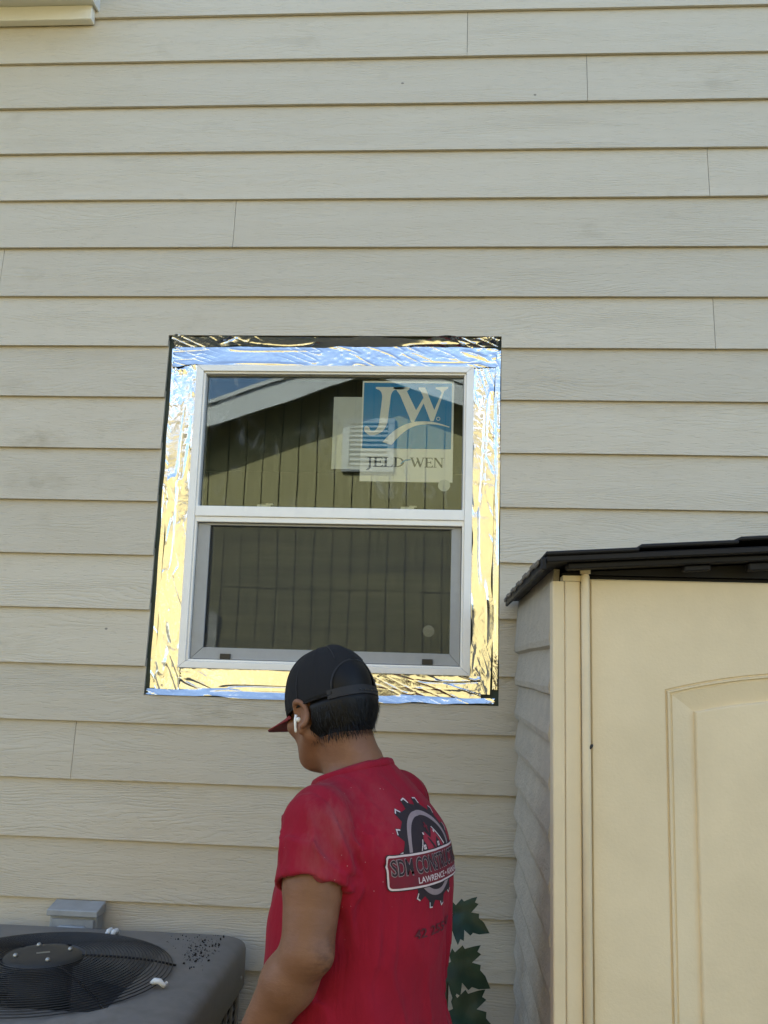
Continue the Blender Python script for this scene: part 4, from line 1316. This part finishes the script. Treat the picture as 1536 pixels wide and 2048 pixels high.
# ---- t-shirt
T = Field((-0.36, -0.24, 0.78), (0.34, 0.26, 1.46), 0.0045)
T.stack(ST['zs'], ST['cx'], ST['cy'], ST['a'], ST['cf'], ST['cb'], 0.0)
T.cone((-0.02, 0.03, 1.365), SHL, 0.053, 0.062, 0.03)
T.cone((0.02, 0.03, 1.368), SHR, 0.058, 0.062, 0.04)
SLV = {}
for S_, E_, sgn in ((SHL, ELL, -1), (SHR, ELR, 1)):
    d_ = (Vector(E_) - Vector(S_)).normalized()
    e_ = Vector(S_) + d_ * 0.116
    Q = Field((-0.36, -0.24, 0.78), (0.34, 0.26, 1.46), 0.0045)
    Q.cone(S_, tuple(Vector(S_) + d_ * 0.06), 0.064, 0.068, 0.0)
    Q.cone(tuple(Vector(S_) + d_ * 0.06), tuple(e_ + d_ * 0.10), 0.068, 0.080, 0.01)
    sl_ = Q.sl(np.minimum(S_, e_), np.maximum(S_, e_), 0.13)
    gx_, gy_, gz_ = Q.grid(sl_)
    cn = (d_ + Vector((0.34 * sgn, -0.16, 0))).normalized()
    pl_ = (gx_ - e_.x) * cn.x + (gy_ - e_.y) * cn.y + (gz_ - e_.z) * cn.z
    tt_ = (gx_ - S_[0]) * d_.x + (gy_ - S_[1]) * d_.y + (gz_ - S_[2]) * d_.z
    rad_ = np.sqrt(np.maximum(0, (gx_ - S_[0]) ** 2 + (gy_ - S_[1]) ** 2 + (gz_ - S_[2]) ** 2 - tt_ ** 2))
    tub_ = np.maximum(rad_ - (0.0555 + 0.012 * np.clip(tt_ / 0.2, 0, 1)), 0.062 - tt_)
    body_ = np.maximum(np.maximum(Q.v[sl_], pl_), -tub_)
    T.add(body_, sl_, 0.007)
    SLV[sgn] = (Vector(S_), d_, e_)
# cloth folds pushed into the surface
X, Y, Z = np.meshgrid(*T.ax, indexing='ij')
near = np.abs(T.v) < 0.03
x, y, z = X[near], Y[near], Z[near]
w = np.zeros(len(x))
# pulled folds fanning from the left armpit down and across the back
for (cx_, cz_, sgn) in ((-0.150, 1.245, -1), (0.150, 1.245, 1)):
    rr = np.hypot(x - cx_, z - cz_); th = np.arctan2(z - cz_, (x - cx_) * -sgn)
    env = np.exp(-(rr / 0.15) ** 2) * np.clip(rr / 0.03, 0, 1) * (np.abs(x) < 0.19)
    w += 0.0085 * env * vnoise(th * 3.6 + 3 * sgn, rr * 7, y * 2, 21)
# long soft vertical folds on the back and flank
w += 0.0085 * np.exp(-((z - 1.15) / 0.24) ** 2) * np.clip(1 - np.abs(vnoise((x + 0.22 * (z - 1.2)) * 26, z * 2.4, y * 10, 31)) * 2.4, -0.4, 1) * (y < 0.08)
w += 0.0110 * np.clip((1.14 - z) / 0.2, 0, 1) * vnoise((x - y) * 9 + z * 5, z * 11, (x + y) * 5, 35)
# sleeve: slanting creases
for sgn in (-1, 1):
    S0, d_, e_ = SLV[sgn]
    px_, py_, pz_ = x - S0.x, y - S0.y, z - S0.z
    t = px_ * d_.x + py_ * d_.y + pz_ * d_.z
    ra = np.sqrt(np.maximum(0, px_ ** 2 + py_ ** 2 + pz_ ** 2 - t ** 2))
    env = np.clip(1 - np.abs(t - 0.05) / 0.10, 0, 1) * (ra < 0.11) * (x * sgn > 0.10)
    ang = np.arctan2(py_, px_ * sgn)
    w += 0.0075 * env * np.clip(1 - np.abs(vnoise(t * 24 + ang * 1.5, ang * 1.2, 5.0 + sgn, 41)) * 2.4, -0.1, 1)
    w = np.where((t > 0.03) & (ra < 0.105) & (x * sgn > 0.12), np.maximum(w, -0.001), w)
    for a_k, s_k, t_k, am_k in ((-2.55, -6.0, 0.05, 0.0042), (-2.1, -7.0, 0.06, 0.0046), (-1.6, -7.0, 0.05, 0.0042), (-1.1, -6.0, 0.04, 0.004), (-0.55, -5.0, 0.05, 0.0036), (0.1, -4.0, 0.06, 0.003)):
        da_ = np.angle(np.exp(1j * (ang - a_k - s_k * (t - t_k))))
        w += am_k * np.exp(-(da_ / 0.15) ** 2) * np.exp(-((t - t_k) / 0.055) ** 2) * (ra < 0.11) * (x * sgn > 0.10)
    # stitched hem: a slight thick band
    w += 0.0012 * ((t > 0.085) & (t < 0.13) & (ra < 0.11) & (x * sgn > 0.10))
w += 0.0016 * vnoise(x * 11, y * 11, z * 9, 51)
# drape lines where the back cloth hangs beside the sleeve
for k_, (xk, am, wd) in enumerate(((-0.150, -0.0065, 0.009), (-0.138, 0.0055, 0.007), (-0.124, -0.0060, 0.008), (-0.108, 0.0045, 0.008), (-0.092, -0.0040, 0.008))):
    xc_ = xk + 0.05 * (z - 1.25) + 0.006 * vnoise(z * 6, k_ * 3.3, 0.5, 77)
    w += am * np.exp(-((x - xc_) / wd) ** 2) * np.clip((z - 0.98 - 0.02 * k_) / 0.12, 0, 1) * np.clip((1.375 - 0.012 * k_ - z) / 0.06, 0, 1) * (y < 0.0)
pm = np.exp(-((x + 0.018) / 0.170) ** 6) * np.exp(-((z - 1.25) / 0.115) ** 4) * (y < -0.02)
w *= 1 - 0.85 * pm * np.clip((x + 0.165) / 0.02, 0, 1)
T.v[near] -= w.astype(np.float32)
V, F = T.mesh()
bm = bmesh.new()
bv = [bm.verts.new(p) for p in V]
for f in F: bm.faces.new([bv[q] for q in f])
geom = list(bm.verts) + list(bm.edges) + list(bm.faces)
bmesh.ops.bisect_plane(bm, geom=geom, plane_co=(0, 0, 0.815), plane_no=(0, 0, -1), clear_outer=True)
geom = list(bm.verts) + list(bm.edges) + list(bm.faces)
NCO, NNO = Vector((0, 0.04, 1.412)), Vector((0, 0.42, 1)).normalized()
bmesh.ops.bisect_plane(bm, geom=geom, plane_co=NCO, plane_no=NNO, clear_outer=True)
loose = [v for v in bm.verts if not v.link_faces]
bmesh.ops.delete(bm, geom=loose, context='VERTS')
shirt = from_bm('t_shirt', bm, MAT['shirt'], man, True)
so = shirt.modifiers.new('thick', 'SOLIDIFY'); so.thickness = 0.0015; so.offset = -1.0
shirt['label'] = 'faded red cotton t-shirt with saw blade print on the back'
me = shirt.data
tree = BVHTree.FromPolygons([v.co.copy() for v in me.vertices], [tuple(p.vertices) for p in me.polygons])
# ribbed collar that follows the neck opening
cpts = []
for k in range(48):
    a = 2 * math.pi * k / 48
    dr = Vector((math.cos(a), math.sin(a), 0)); dr -= NNO * dr.dot(NNO); dr.normalize()
    hit = tree.ray_cast(NCO - NNO * 0.010 + dr * 0.3, -dr, 0.3)
    cpts.append((hit[0] if hit[0] else NCO + dr * 0.08) + NNO * 0.004)
bm = bmesh.new()
rings = []
for k, p in enumerate(cpts):
    c = NCO + (p - NCO) * 1.0
    o_ = (p - NCO); o_ -= NNO * o_.dot(NNO); o_.normalize()
    rings.append([bm.verts.new(q) for q in (p - NNO * 0.014 + o_ * 0.0012, p - NNO * 0.007 + o_ * 0.0034, p + NNO * 0.001 + o_ * 0.0026, p + NNO * 0.004 + o_ * 0.0, p + NNO * 0.002 - o_ * 0.003, p - NNO * 0.012 - o_ * 0.002)])
for k in range(48):
    A_, B_ = rings[k], rings[(k + 1) % 48]
    for q in range(6): bm.faces.new((A_[q], A_[(q + 1) % 6], B_[(q + 1) % 6], B_[q]))
from_bm('collar', bm, MAT['shirt'], shirt, True)

# ---- back print, laid on the cloth
PZ = 1.272
PS = 0.84      # height of the blade's centre


def on_back(s, v, lift):
    """point of the shirt surface behind print coordinates (s to the right, v up)"""
    s -= 0.008
    h = tree.ray_cast(Vector((s, -0.5, PZ + v * PS)), Vector((0, 1, 0)), 1.0)
    if h[0] is None: return Vector((s, -0.12, PZ + v * PS))
    return h[0] + h[1] * lift if h[1].y < 0 else h[0] - h[1] * lift


def stretch(s):
    # a flat print bends round the back: arc length to x
    s *= PS
    return 0.185 * math.sin(max(-1.5, min(1.5, s / 0.185)))


def print_poly(name, poly, mat, layer, cell=0.006):
    bnd = [Vector((p[0], p[1])) for p in poly]
    n = len(bnd)
    xs_ = [p.x for p in bnd]; ys_ = [p.y for p in bnd]
    pts = []
    gx = np.arange(min(xs_), max(xs_), cell); gy = np.arange(min(ys_), max(ys_), cell)
    for a in gx:
        for b in gy: pts.append(Vector((a + 0.0003, b + 0.0002)))
    # split long outline edges
    out = []
    for i in range(n):
        a, b = bnd[i], bnd[(i + 1) % n]
        m = max(1, int((b - a).length / cell))
        out += [a + (b - a) * (q / m) for q in range(m)]
    n = len(out)
    r = delaunay_2d_cdt(out + pts, [(i, (i + 1) % n) for i in range(n)], [tuple(range(n))], 1, 1e-5)
    vs = [on_back(stretch(p.x), p.y, 0.0006 + 0.0005 * layer) for p in r[0]]
    return mesh(name, vs, r[2], mat, shirt, True)


def ring_poly(r0, r1, a0, a1, n=40, cx=0, cy=0):
    A_ = [a0 + (a1 - a0) * k / n for k in range(n + 1)]
    return [(cx + r1 * math.cos(a), cy + r1 * math.sin(a)) for a in A_] + [(cx + r0 * math.cos(a), cy + r0 * math.sin(a)) for a in A_[::-1]]


RB = 0.098
teeth = []
NT_ = 14
for k in range(NT_):
    a = 2 * math.pi * k / NT_ + 0.1
    st = 2 * math.pi / NT_
    teeth += [((RB) * math.cos(a), (RB) * math.sin(a)), ((RB + 0.004) * math.cos(a + st * 0.45), (RB + 0.004) * math.sin(a + st * 0.45)),
              ((RB + 0.018) * math.cos(a + st * 0.58), (RB + 0.018) * math.sin(a + st * 0.58)), ((RB + 0.016) * math.cos(a + st * 0.85), (RB + 0.016) * math.sin(a + st * 0.85))]
print_poly('saw_blade_print', teeth, MAT['ink_black'], 0)
for k in range(NT_):
    a = 2 * math.pi * k / NT_ + 0.1; st = 2 * math.pi / NT_
    P_ = lambda r, t: (r * math.cos(a + st * t), r * math.sin(a + st * t))
    print_poly('tooth_glint_print', [P_(RB + 0.006, 0.50), P_(RB + 0.0175, 0.60), P_(RB + 0.0155, 0.83), P_(RB + 0.013, 0.82), P_(RB + 0.0145, 0.64), P_(RB + 0.006, 0.56)], MAT['ink_white'], 1, 0.004)
print_poly('ring_print', ring_poly(0.077, 0.087, math.radians(-2), math.radians(182)), MAT['ink_grey'], 1)
print_poly('ring_print', ring_poly(0.075, 0.087, math.radians(-142), math.radians(-38)), MAT['ink_grey'], 1)
def hp(name, poly, mat, layer, cell=0.006): return print_poly(name, [(q_[0] * 0.9, q_[1] * 0.78 + 0.019) for q_ in poly], mat, layer, cell)
# house silhouettes inside the ring
hp('roof_print', [(-0.048, -0.012), (-0.030, 0.022), (-0.018, 0.034), (-0.002, 0.016), (0.022, 0.040), (0.060, -0.012)], MAT['ink_red'], 2)
hp('roof_shadow_print', [(-0.016, 0.018), (-0.010, 0.018), (0.012, -0.010), (0.004, -0.012)], MAT['ink_black'], 3, 0.004)
hp('roof_edge_print', [(0.023, 0.041), (0.027, 0.041), (0.066, -0.008), (0.062, -0.010)], MAT['ink_white'], 3, 0.004)
hp('roof_edge_print', [(-0.050, -0.012), (-0.054, -0.012), (-0.040, 0.016), (-0.036, 0.016)], MAT['ink_white'], 3, 0.004)
hp('cross_print', [(-0.008, 0.048), (-0.003, 0.048), (-0.003, 0.056), (0.003, 0.056), (0.003, 0.048), (0.009, 0.048), (0.009, 0.043), (0.003, 0.043), (0.001, 0.028), (-0.003, 0.034), (-0.003, 0.043), (-0.008, 0.043)], MAT['ink_dark'], 2, 0.004)
for cx_ in (-0.038, 0.030):
    hp('dormer_print', [(cx_ - 0.012, -0.014), (cx_ - 0.010, 0.002), (cx_, 0.016), (cx_ + 0.010, 0.002), (cx_ + 0.012, -0.014)], MAT['ink_black'], 3, 0.004)
    for dx in (-0.0028, 0.0028):
        for dy in (-0.007, -0.0005):
            hp('window_print', [(cx_ + dx - 0.0022, dy - 0.0027), (cx_ + dx + 0.0022, dy - 0.0027), (cx_ + dx + 0.0022, dy + 0.0027), (cx_ + dx - 0.0022, dy + 0.0027)], MAT['ink_white'], 4, 0.004)
for cx_ in (-0.027, 0.026):
    hp('window_print', [(cx_ - 0.003, 0.026), (cx_ + 0.002, 0.026), (cx_ + 0.002, 0.032), (cx_ - 0.003, 0.032)], MAT['ink_white'], 4, 0.004)
# banner
def rrect(x0, x1, y0, y1, r, n=5):
    P_ = []
    for cx_, cy_, a0 in ((x1 - r, y1 - r, 0), (x0 + r, y1 - r, 90), (x0 + r, y0 + r, 180), (x1 - r, y0 + r, 270)):
        P_ += [(cx_ + r * math.cos(math.radians(a0 + 90 * k / n)), cy_ + r * math.sin(math.radians(a0 + 90 * k / n))) for k in range(n + 1)]
    return P_
BX0, BX1, BY0, BY1 = -0.150, 0.150, -0.062, 0.008
print_poly('banner_border_print', rrect(BX0 - 0.002, BX1 + 0.002, BY0 - 0.002, BY1 + 0.002, 0.010), MAT['ink_black'], 4)
print_poly('banner_border_print', rrect(BX0, BX1, BY0, BY1, 0.009), MAT['ink_white'], 5)
print_poly('banner_print', rrect(BX0 + 0.004, BX1 - 0.004, BY0 + 0.004, BY1 - 0.004, 0.006), MAT['ink_dark'], 6)


def text_print(txt, x0, x1, y0, h, mat, layer, bold=0.0, name='lettering'):
    cu = bpy.data.curves.new('lettering_curve', 'FONT')
    cu.body = txt; cu.size = 1.0; cu.offset = bold; cu.resolution_u = 3; cu.fill_mode = 'FRONT'
    ob = bpy.data.objects.new('lettering_curve', cu); COL.objects.link(ob)
    dg = bpy.context.evaluated_depsgraph_get()
    m_ = bpy.data.meshes.new_from_object(ob.evaluated_get(dg))
    bpy.data.objects.remove(ob); bpy.data.curves.remove(cu)
    co = np.array([v.co[:] for v in m_.vertices])
    mn, mx = co.min(0), co.max(0)
    bm = bmesh.new(); bm.from_mesh(m_)
    bmesh.ops.subdivide_edges(bm, edges=[e for e in bm.edges if e.calc_length() > 0.5], cuts=1)
    for v in bm.verts:
        s = x0 + (v.co.x - mn[0]) / (mx[0] - mn[0]) * (x1 - x0); t = y0 + (v.co.y - mn[1]) / (mx[1] - mn[1]) * h
        v.co = on_back(stretch(s), t, 0.0006 + 0.0005 * layer)
    bpy.data.meshes.remove(m_)
    return from_bm(name, bm, mat, shirt)


text_print('SDM CONSTRUCTION', BX0 + 0.009, BX1 - 0.008, BY0 + 0.0265, 0.036, MAT['ink_grey'], 7, 0.045)
text_print('SDM CONSTRUCTION', BX0 + 0.0105, BX1 - 0.0095, BY0 + 0.0280, 0.033, MAT['ink_black'], 8, 0.012)
text_print('LAWRENCE \u2022 KANSAS', -0.075, 0.118, BY0 + 0.0085, 0.0125, MAT['ink_white'], 7, 0.012)
text_print('42 255 40', -0.085, 0.085, -0.168, 0.020, MAT['ink_faded'], 3, 0.02)

# ---- hair: cropped black mass under the cap, with strands
Hc = Field((-0.14, -0.06, 1.39), (0.14, 0.26, 1.70), 0.004)
Hc.ell(H(0, -0.018, -0.004), (0.0835, 0.1020, 0.092), 0.0, HRn)
X, Y, Z = np.meshgrid(*Hc.ax, indexing='ij')
Hu = Field((-0.14, -0.06, 1.39), (0.14, 0.26, 1.70), 0.004)
Hu.ell(H(0, -0.013, 0.027), (0.0785, 0.1005, 0.0915), 0.0, HRn)
q = np.stack([X - HEADC.x, Y - HEADC.y, Z - HEADC.z], 0).reshape(3, -1)
lx, ly, lz = (HRn.T @ q).reshape(3, *X.shape)
cutp = np.maximum(ly - (0.000 + 0.55 * np.clip(lz, 0, 1)), -(lz + 0.086 + 0.25 * np.clip(ly + 0.05, 0, 1) * 0 - 0.10 * np.clip(ly + 0.03, 0, 1)))   # behind the ears, above the nape
ear_clear = 0.030 - np.sqrt((np.abs(lx) - 0.085) ** 2 + (ly + 0.006) ** 2 + ((lz + 0.016) * 0.8) ** 2)
Hc.v = np.maximum(np.maximum(np.minimum(Hc.v + 0.012 * np.clip((lz + 0.012) / 0.02, 0, 1), Hu.v), cutp), ear_clear).astype(np.float32)
V, F = Hc.mesh()
hair = np_mesh('hair', V, F, MAT['hair'], man)
rnd = random.Random(3)
vs, fs = [], []
hm = hair.data
hm.update()
polys = [p for p in hm.polygons]
for p in polys:
    if rnd.random() > 0.85: continue
    c = p.center; n = p.normal
    loc = HR.transposed() @ (c - HEADC)
    nl = HR.transposed() @ n
    if loc.z > -0.014 or loc.y > 0.012 or nl.y > 0.5: continue
    out = n.copy()
    down = HR @ Vector((0, -0.25, -1)); down = (down - out * down.dot(out)).normalized()
    if nl.z < -0.6: down = (HR @ Vector((0, -0.1, -1))).normalized()
    L = rnd.uniform(0.010, 0.022)
    t = (down * 0.95 + out * rnd.uniform(0.02, 0.30) + Vector((rnd.gauss(0, 0.14), rnd.gauss(0, 0.14), 0))).normalized()
    sd_ = t.cross(out).normalized() * rnd.uniform(0.0004, 0.0008)
    b = c - out * 0.001
    mpt = b + t * L * 0.55 + out * 0.0015
    e = b + t * L
    i0 = len(vs)
    vs += [b - sd_, b + sd_, mpt + sd_ * 0.8, mpt - sd_ * 0.8, e]
    fs += [(i0, i0 + 1, i0 + 2, i0 + 3), (i0 + 3, i0 + 2, i0 + 4)]
st_ = mesh('hair_strands', vs, fs, MAT['hair'], hair)
st_['kind'] = 'stuff'

# ---- cap: dome with arched back opening, strap, brim, button
cap = empty('cap'); cap.parent = man
cap.matrix_local = Matrix.Translation(HEADC) @ HR.to_4x4()
CR = (0.0865, 0.1075, 0.118); CC = (0, -0.010, 0.002)


def cap_pt(a, e, grow=0.0):
    """a: azimuth from front, e: 0 at lower edge plane, pi/2 at the crown"""
    ce, se = math.cos(e), math.sin(e)
    pw = 0.86
    ce_ = ce ** pw
    return (CC[0] + (CR[0] + grow) * ce_ * math.sin(a), CC[1] + (CR[1] + grow) * ce_ * math.cos(a), CC[2] + (CR[2] + grow) * se)


vs, fs = [], []
NA, NE = 120, 26
HALF = math.radians(44)
for i in range(NA):
    a = 2 * math.pi * i / NA
    d = abs(a - math.pi)
    e0 = -0.03
    if d < HALF:
        e0 = -0.03 + 0.62 * math.sqrt(max(0.0, 1 - (d / HALF) ** 2)) ** 0.9
    for j in range(NE):
        e = e0 + (math.pi / 2 - e0) * j / NE
        seam = 0.0020 * math.exp(-((((a + math.pi / 6) % (math.pi / 3)) - math.pi / 6) / 0.03) ** 2)
        front = 0.004 * max(0, math.cos(a)) * math.sin(min(math.pi, max(0, e) * 2))
        wob = 0.0016 * float(vnoise(math.sin(a) * 3, math.cos(a) * 3, e * 3, 61))
        vs.append(cap_pt(a, e, seam + front + wob))
vs.append(cap_pt(0, math.pi / 2))
for i in range(NA):
    for j in range(NE - 1):
        fs.append((i * NE + j, ((i + 1) % NA) * NE + j, ((i + 1) % NA) * NE + j + 1, i * NE + j + 1))
    fs.append((i * NE + NE - 1, ((i + 1) % NA) * NE + NE - 1, len(vs) - 1))
cr = mesh('crown', vs, fs, MAT['cap'], cap, True)
so = cr.modifiers.new('thick', 'SOLIDIFY'); so.thickness = 0.0022; so.offset = -1
# piping round the opening
pts = []
for k in range(41):
    d = -HALF + 2 * HALF * k / 40
    e0 = -0.03 + 0.62 * math.sqrt(max(0.0, 1 - (d / HALF) ** 2)) ** 0.9
    pts.append(cap_pt(math.pi + d, e0, 0.0004))
tube('opening_binding', pts, 0.0024, MAT['strap'], cap, 6)
for k in range(6):
    a = math.radians(30 + 60 * k)
    if abs(a - math.pi) < 0.05: continue
    e_lo = 0.0 if abs(a - math.pi) > HALF else 0.62
    tube('seam', [cap_pt(a, e_lo + (1.5 - e_lo) * q_ / 10, 0.0022) for q_ in range(11)], 0.0011, MAT['strap'], cap, 5)
    b_ = Vector(cap_pt(a + math.radians(30), 0.95, 0.0012)); o_ = (b_ - Vector(CC)).normalized(); t1_ = o_.orthogonal().normalized(); t2_ = o_.cross(t1_)
    if abs(a + math.radians(30) - math.pi) > 0.3:
        tube('eyelet', [b_ + (t1_ * math.cos(q_ * math.pi / 6) + t2_ * math.sin(q_ * math.pi / 6)) * 0.003 for q_ in range(12)], 0.0009, MAT['strap'], cap, 5, True)
# strap band across the opening
vs, fs = [], []
for k in range(31):
    a = math.pi - HALF * 1.12 + 2 * HALF * 1.12 * k / 30
    for zz, gr in ((-0.010, 0.002), (0.008, 0.0022), (0.008, 0.0005), (-0.010, 0.0003)):
        p = cap_pt(a, 0.0, gr); vs.append((p[0], p[1], CC[2] + zz - 0.002 + 0.012 * (1 - abs(k - 15) / 15.0) * 0.2))
for k in range(30):
    for q_ in range(4): fs.append((k * 4 + q_, k * 4 + (q_ + 1) % 4, (k + 1) * 4 + (q_ + 1) % 4, (k + 1) * 4 + q_))
strap = mesh('strap', vs, fs, MAT['strap'], cap)
for k in range(7):
    a = math.pi + HALF * (-0.15 + 0.9 * k / 6 - 0.6)
    p = cap_pt(a, 0.0, 0.0024)
    bm = bmesh.new(); bmesh.ops.create_uvsphere(bm, u_segments=8, v_segments=6, radius=0.0022, matrix=Matrix.Translation((p[0], p[1], CC[2] - 0.003)))
    from_bm('snap_stud', bm, MAT['gasket'], strap, True)
# sweatband edge
tube('edge_band', [cap_pt(2 * math.pi * k / 90, -0.03, 0.0006) for k in range(90) if abs(2 * math.pi * k / 90 - math.pi) > HALF], 0.0022, MAT['cap'], cap, 6)
# brim: curved plate
vs, fs = [], []
NB, MB_ = 24, 8
for i in range(NB + 1):
    t = -1 + 2 * i / NB
    a = t * math.radians(62)
    p0 = Vector(cap_pt(a, -0.02, -0.001))
    for j in range(MB_ + 1):
        u = j / MB_
        ext = 0.100 * (1 - abs(t) ** 2.6) ** 0.6 if abs(t) < 1 else 0
        x = p0.x * (1 - 0.04 * u)
        y = p0.y + ext * u
        zz = p0.z + 0.004 * u - 0.020 * (abs(x) / 0.08) ** 2 * (0.35 + 0.65 * u)
        vs.append((x, y, zz))
for i in range(NB):
    for j in range(MB_): fs.append((i * (MB_ + 1) + j, (i + 1) * (MB_ + 1) + j, (i + 1) * (MB_ + 1) + j + 1, i * (MB_ + 1) + j + 1))
br = mesh('brim', vs, fs, MAT['brim'], cap, True)
so = br.modifiers.new('thick', 'SOLIDIFY'); so.thickness = 0.0035; so.offset = 0
br['label'] = 'dark red curved cap brim'
bm = bmesh.new(); bmesh.ops.create_uvsphere(bm, u_segments=12, v_segments=8, radius=0.0075, matrix=Matrix.Translation((0, CC[1], CC[2] + CR[2] + 0.001)) @ Matrix.Diagonal((1, 1, 0.5, 1)))
from_bm('button', bm, MAT['brim'], cap, True)

# ---- earbud in the left ear
eb = empty('earbud'); eb.parent = man
eb.matrix_local = Matrix.Translation(HEADC) @ HR.to_4x4()
bm = bmesh.new(); bmesh.ops.create_uvsphere(bm, u_segments=16, v_segments=10, radius=0.0055, matrix=Matrix.Translation((-0.0845, 0.001, -0.026)))
from_bm('bud', bm, MAT['bud'], eb, True)
tube('bud_stem', [(-0.0885, 0.001, -0.016), (-0.0905, 0.004, -0.026), (-0.0905, 0.008, -0.046), (-0.0905, 0.0085, -0.050)], [0.0030, 0.0028, 0.0026, 0.0018], MAT['bud'], eb, 10)

# ---- jeans, boots (below the frame)
Jn = Field((-0.26, -0.24, 0.04), (0.26, 0.30, 0.98), 0.009)
Jn.stack([0.74, 0.80, 0.90, 0.95], [0, 0, 0, 0], [0, 0, 0, 0], [0.178, 0.182, 0.172, 0.166], [0.14, 0.15, 0.15, 0.145], [0.140, 0.140, 0.125, 0.120], 0.0)
FEET = {}
for sg, fy in ((-1, -0.06), (1, 0.10)):
    hip = (sg * 0.088, 0.0, 0.80); kn = (sg * 0.105, fy * 0.5 + 0.03, 0.46); an = (sg * 0.11, fy, 0.09)
    Jn.cone(hip, kn, 0.095, 0.072, 0.03); Jn.cone(kn, an, 0.072, 0.062, 0.02)
    FEET[sg] = an
V, F = Jn.mesh()
np_mesh('jeans', V, F, MAT['jeans'], man)
for sg, an in FEET.items():
    Bt = Field((an[0] - 0.09, an[1] - 0.12, -0.01), (an[0] + 0.09, an[1] + 0.26, 0.20), 0.007)
    Bt.cone((an[0], an[1], 0.15), (an[0], an[1] - 0.01, 0.05), 0.050, 0.048, 0.02)
    Bt.cone((an[0], an[1] - 0.02, 0.045), (an[0] + sg * 0.01, an[1] + 0.15, 0.04), 0.045, 0.043, 0.02)
    Xb, Yb, Zb = np.meshgrid(*Bt.ax, indexing='ij')
    Bt.v = np.maximum(Bt.v, (0.002 - Zb)).astype(np.float32)
    V, F = Bt.mesh()
    np_mesh('boot', V, F, MAT['shoe'], man)
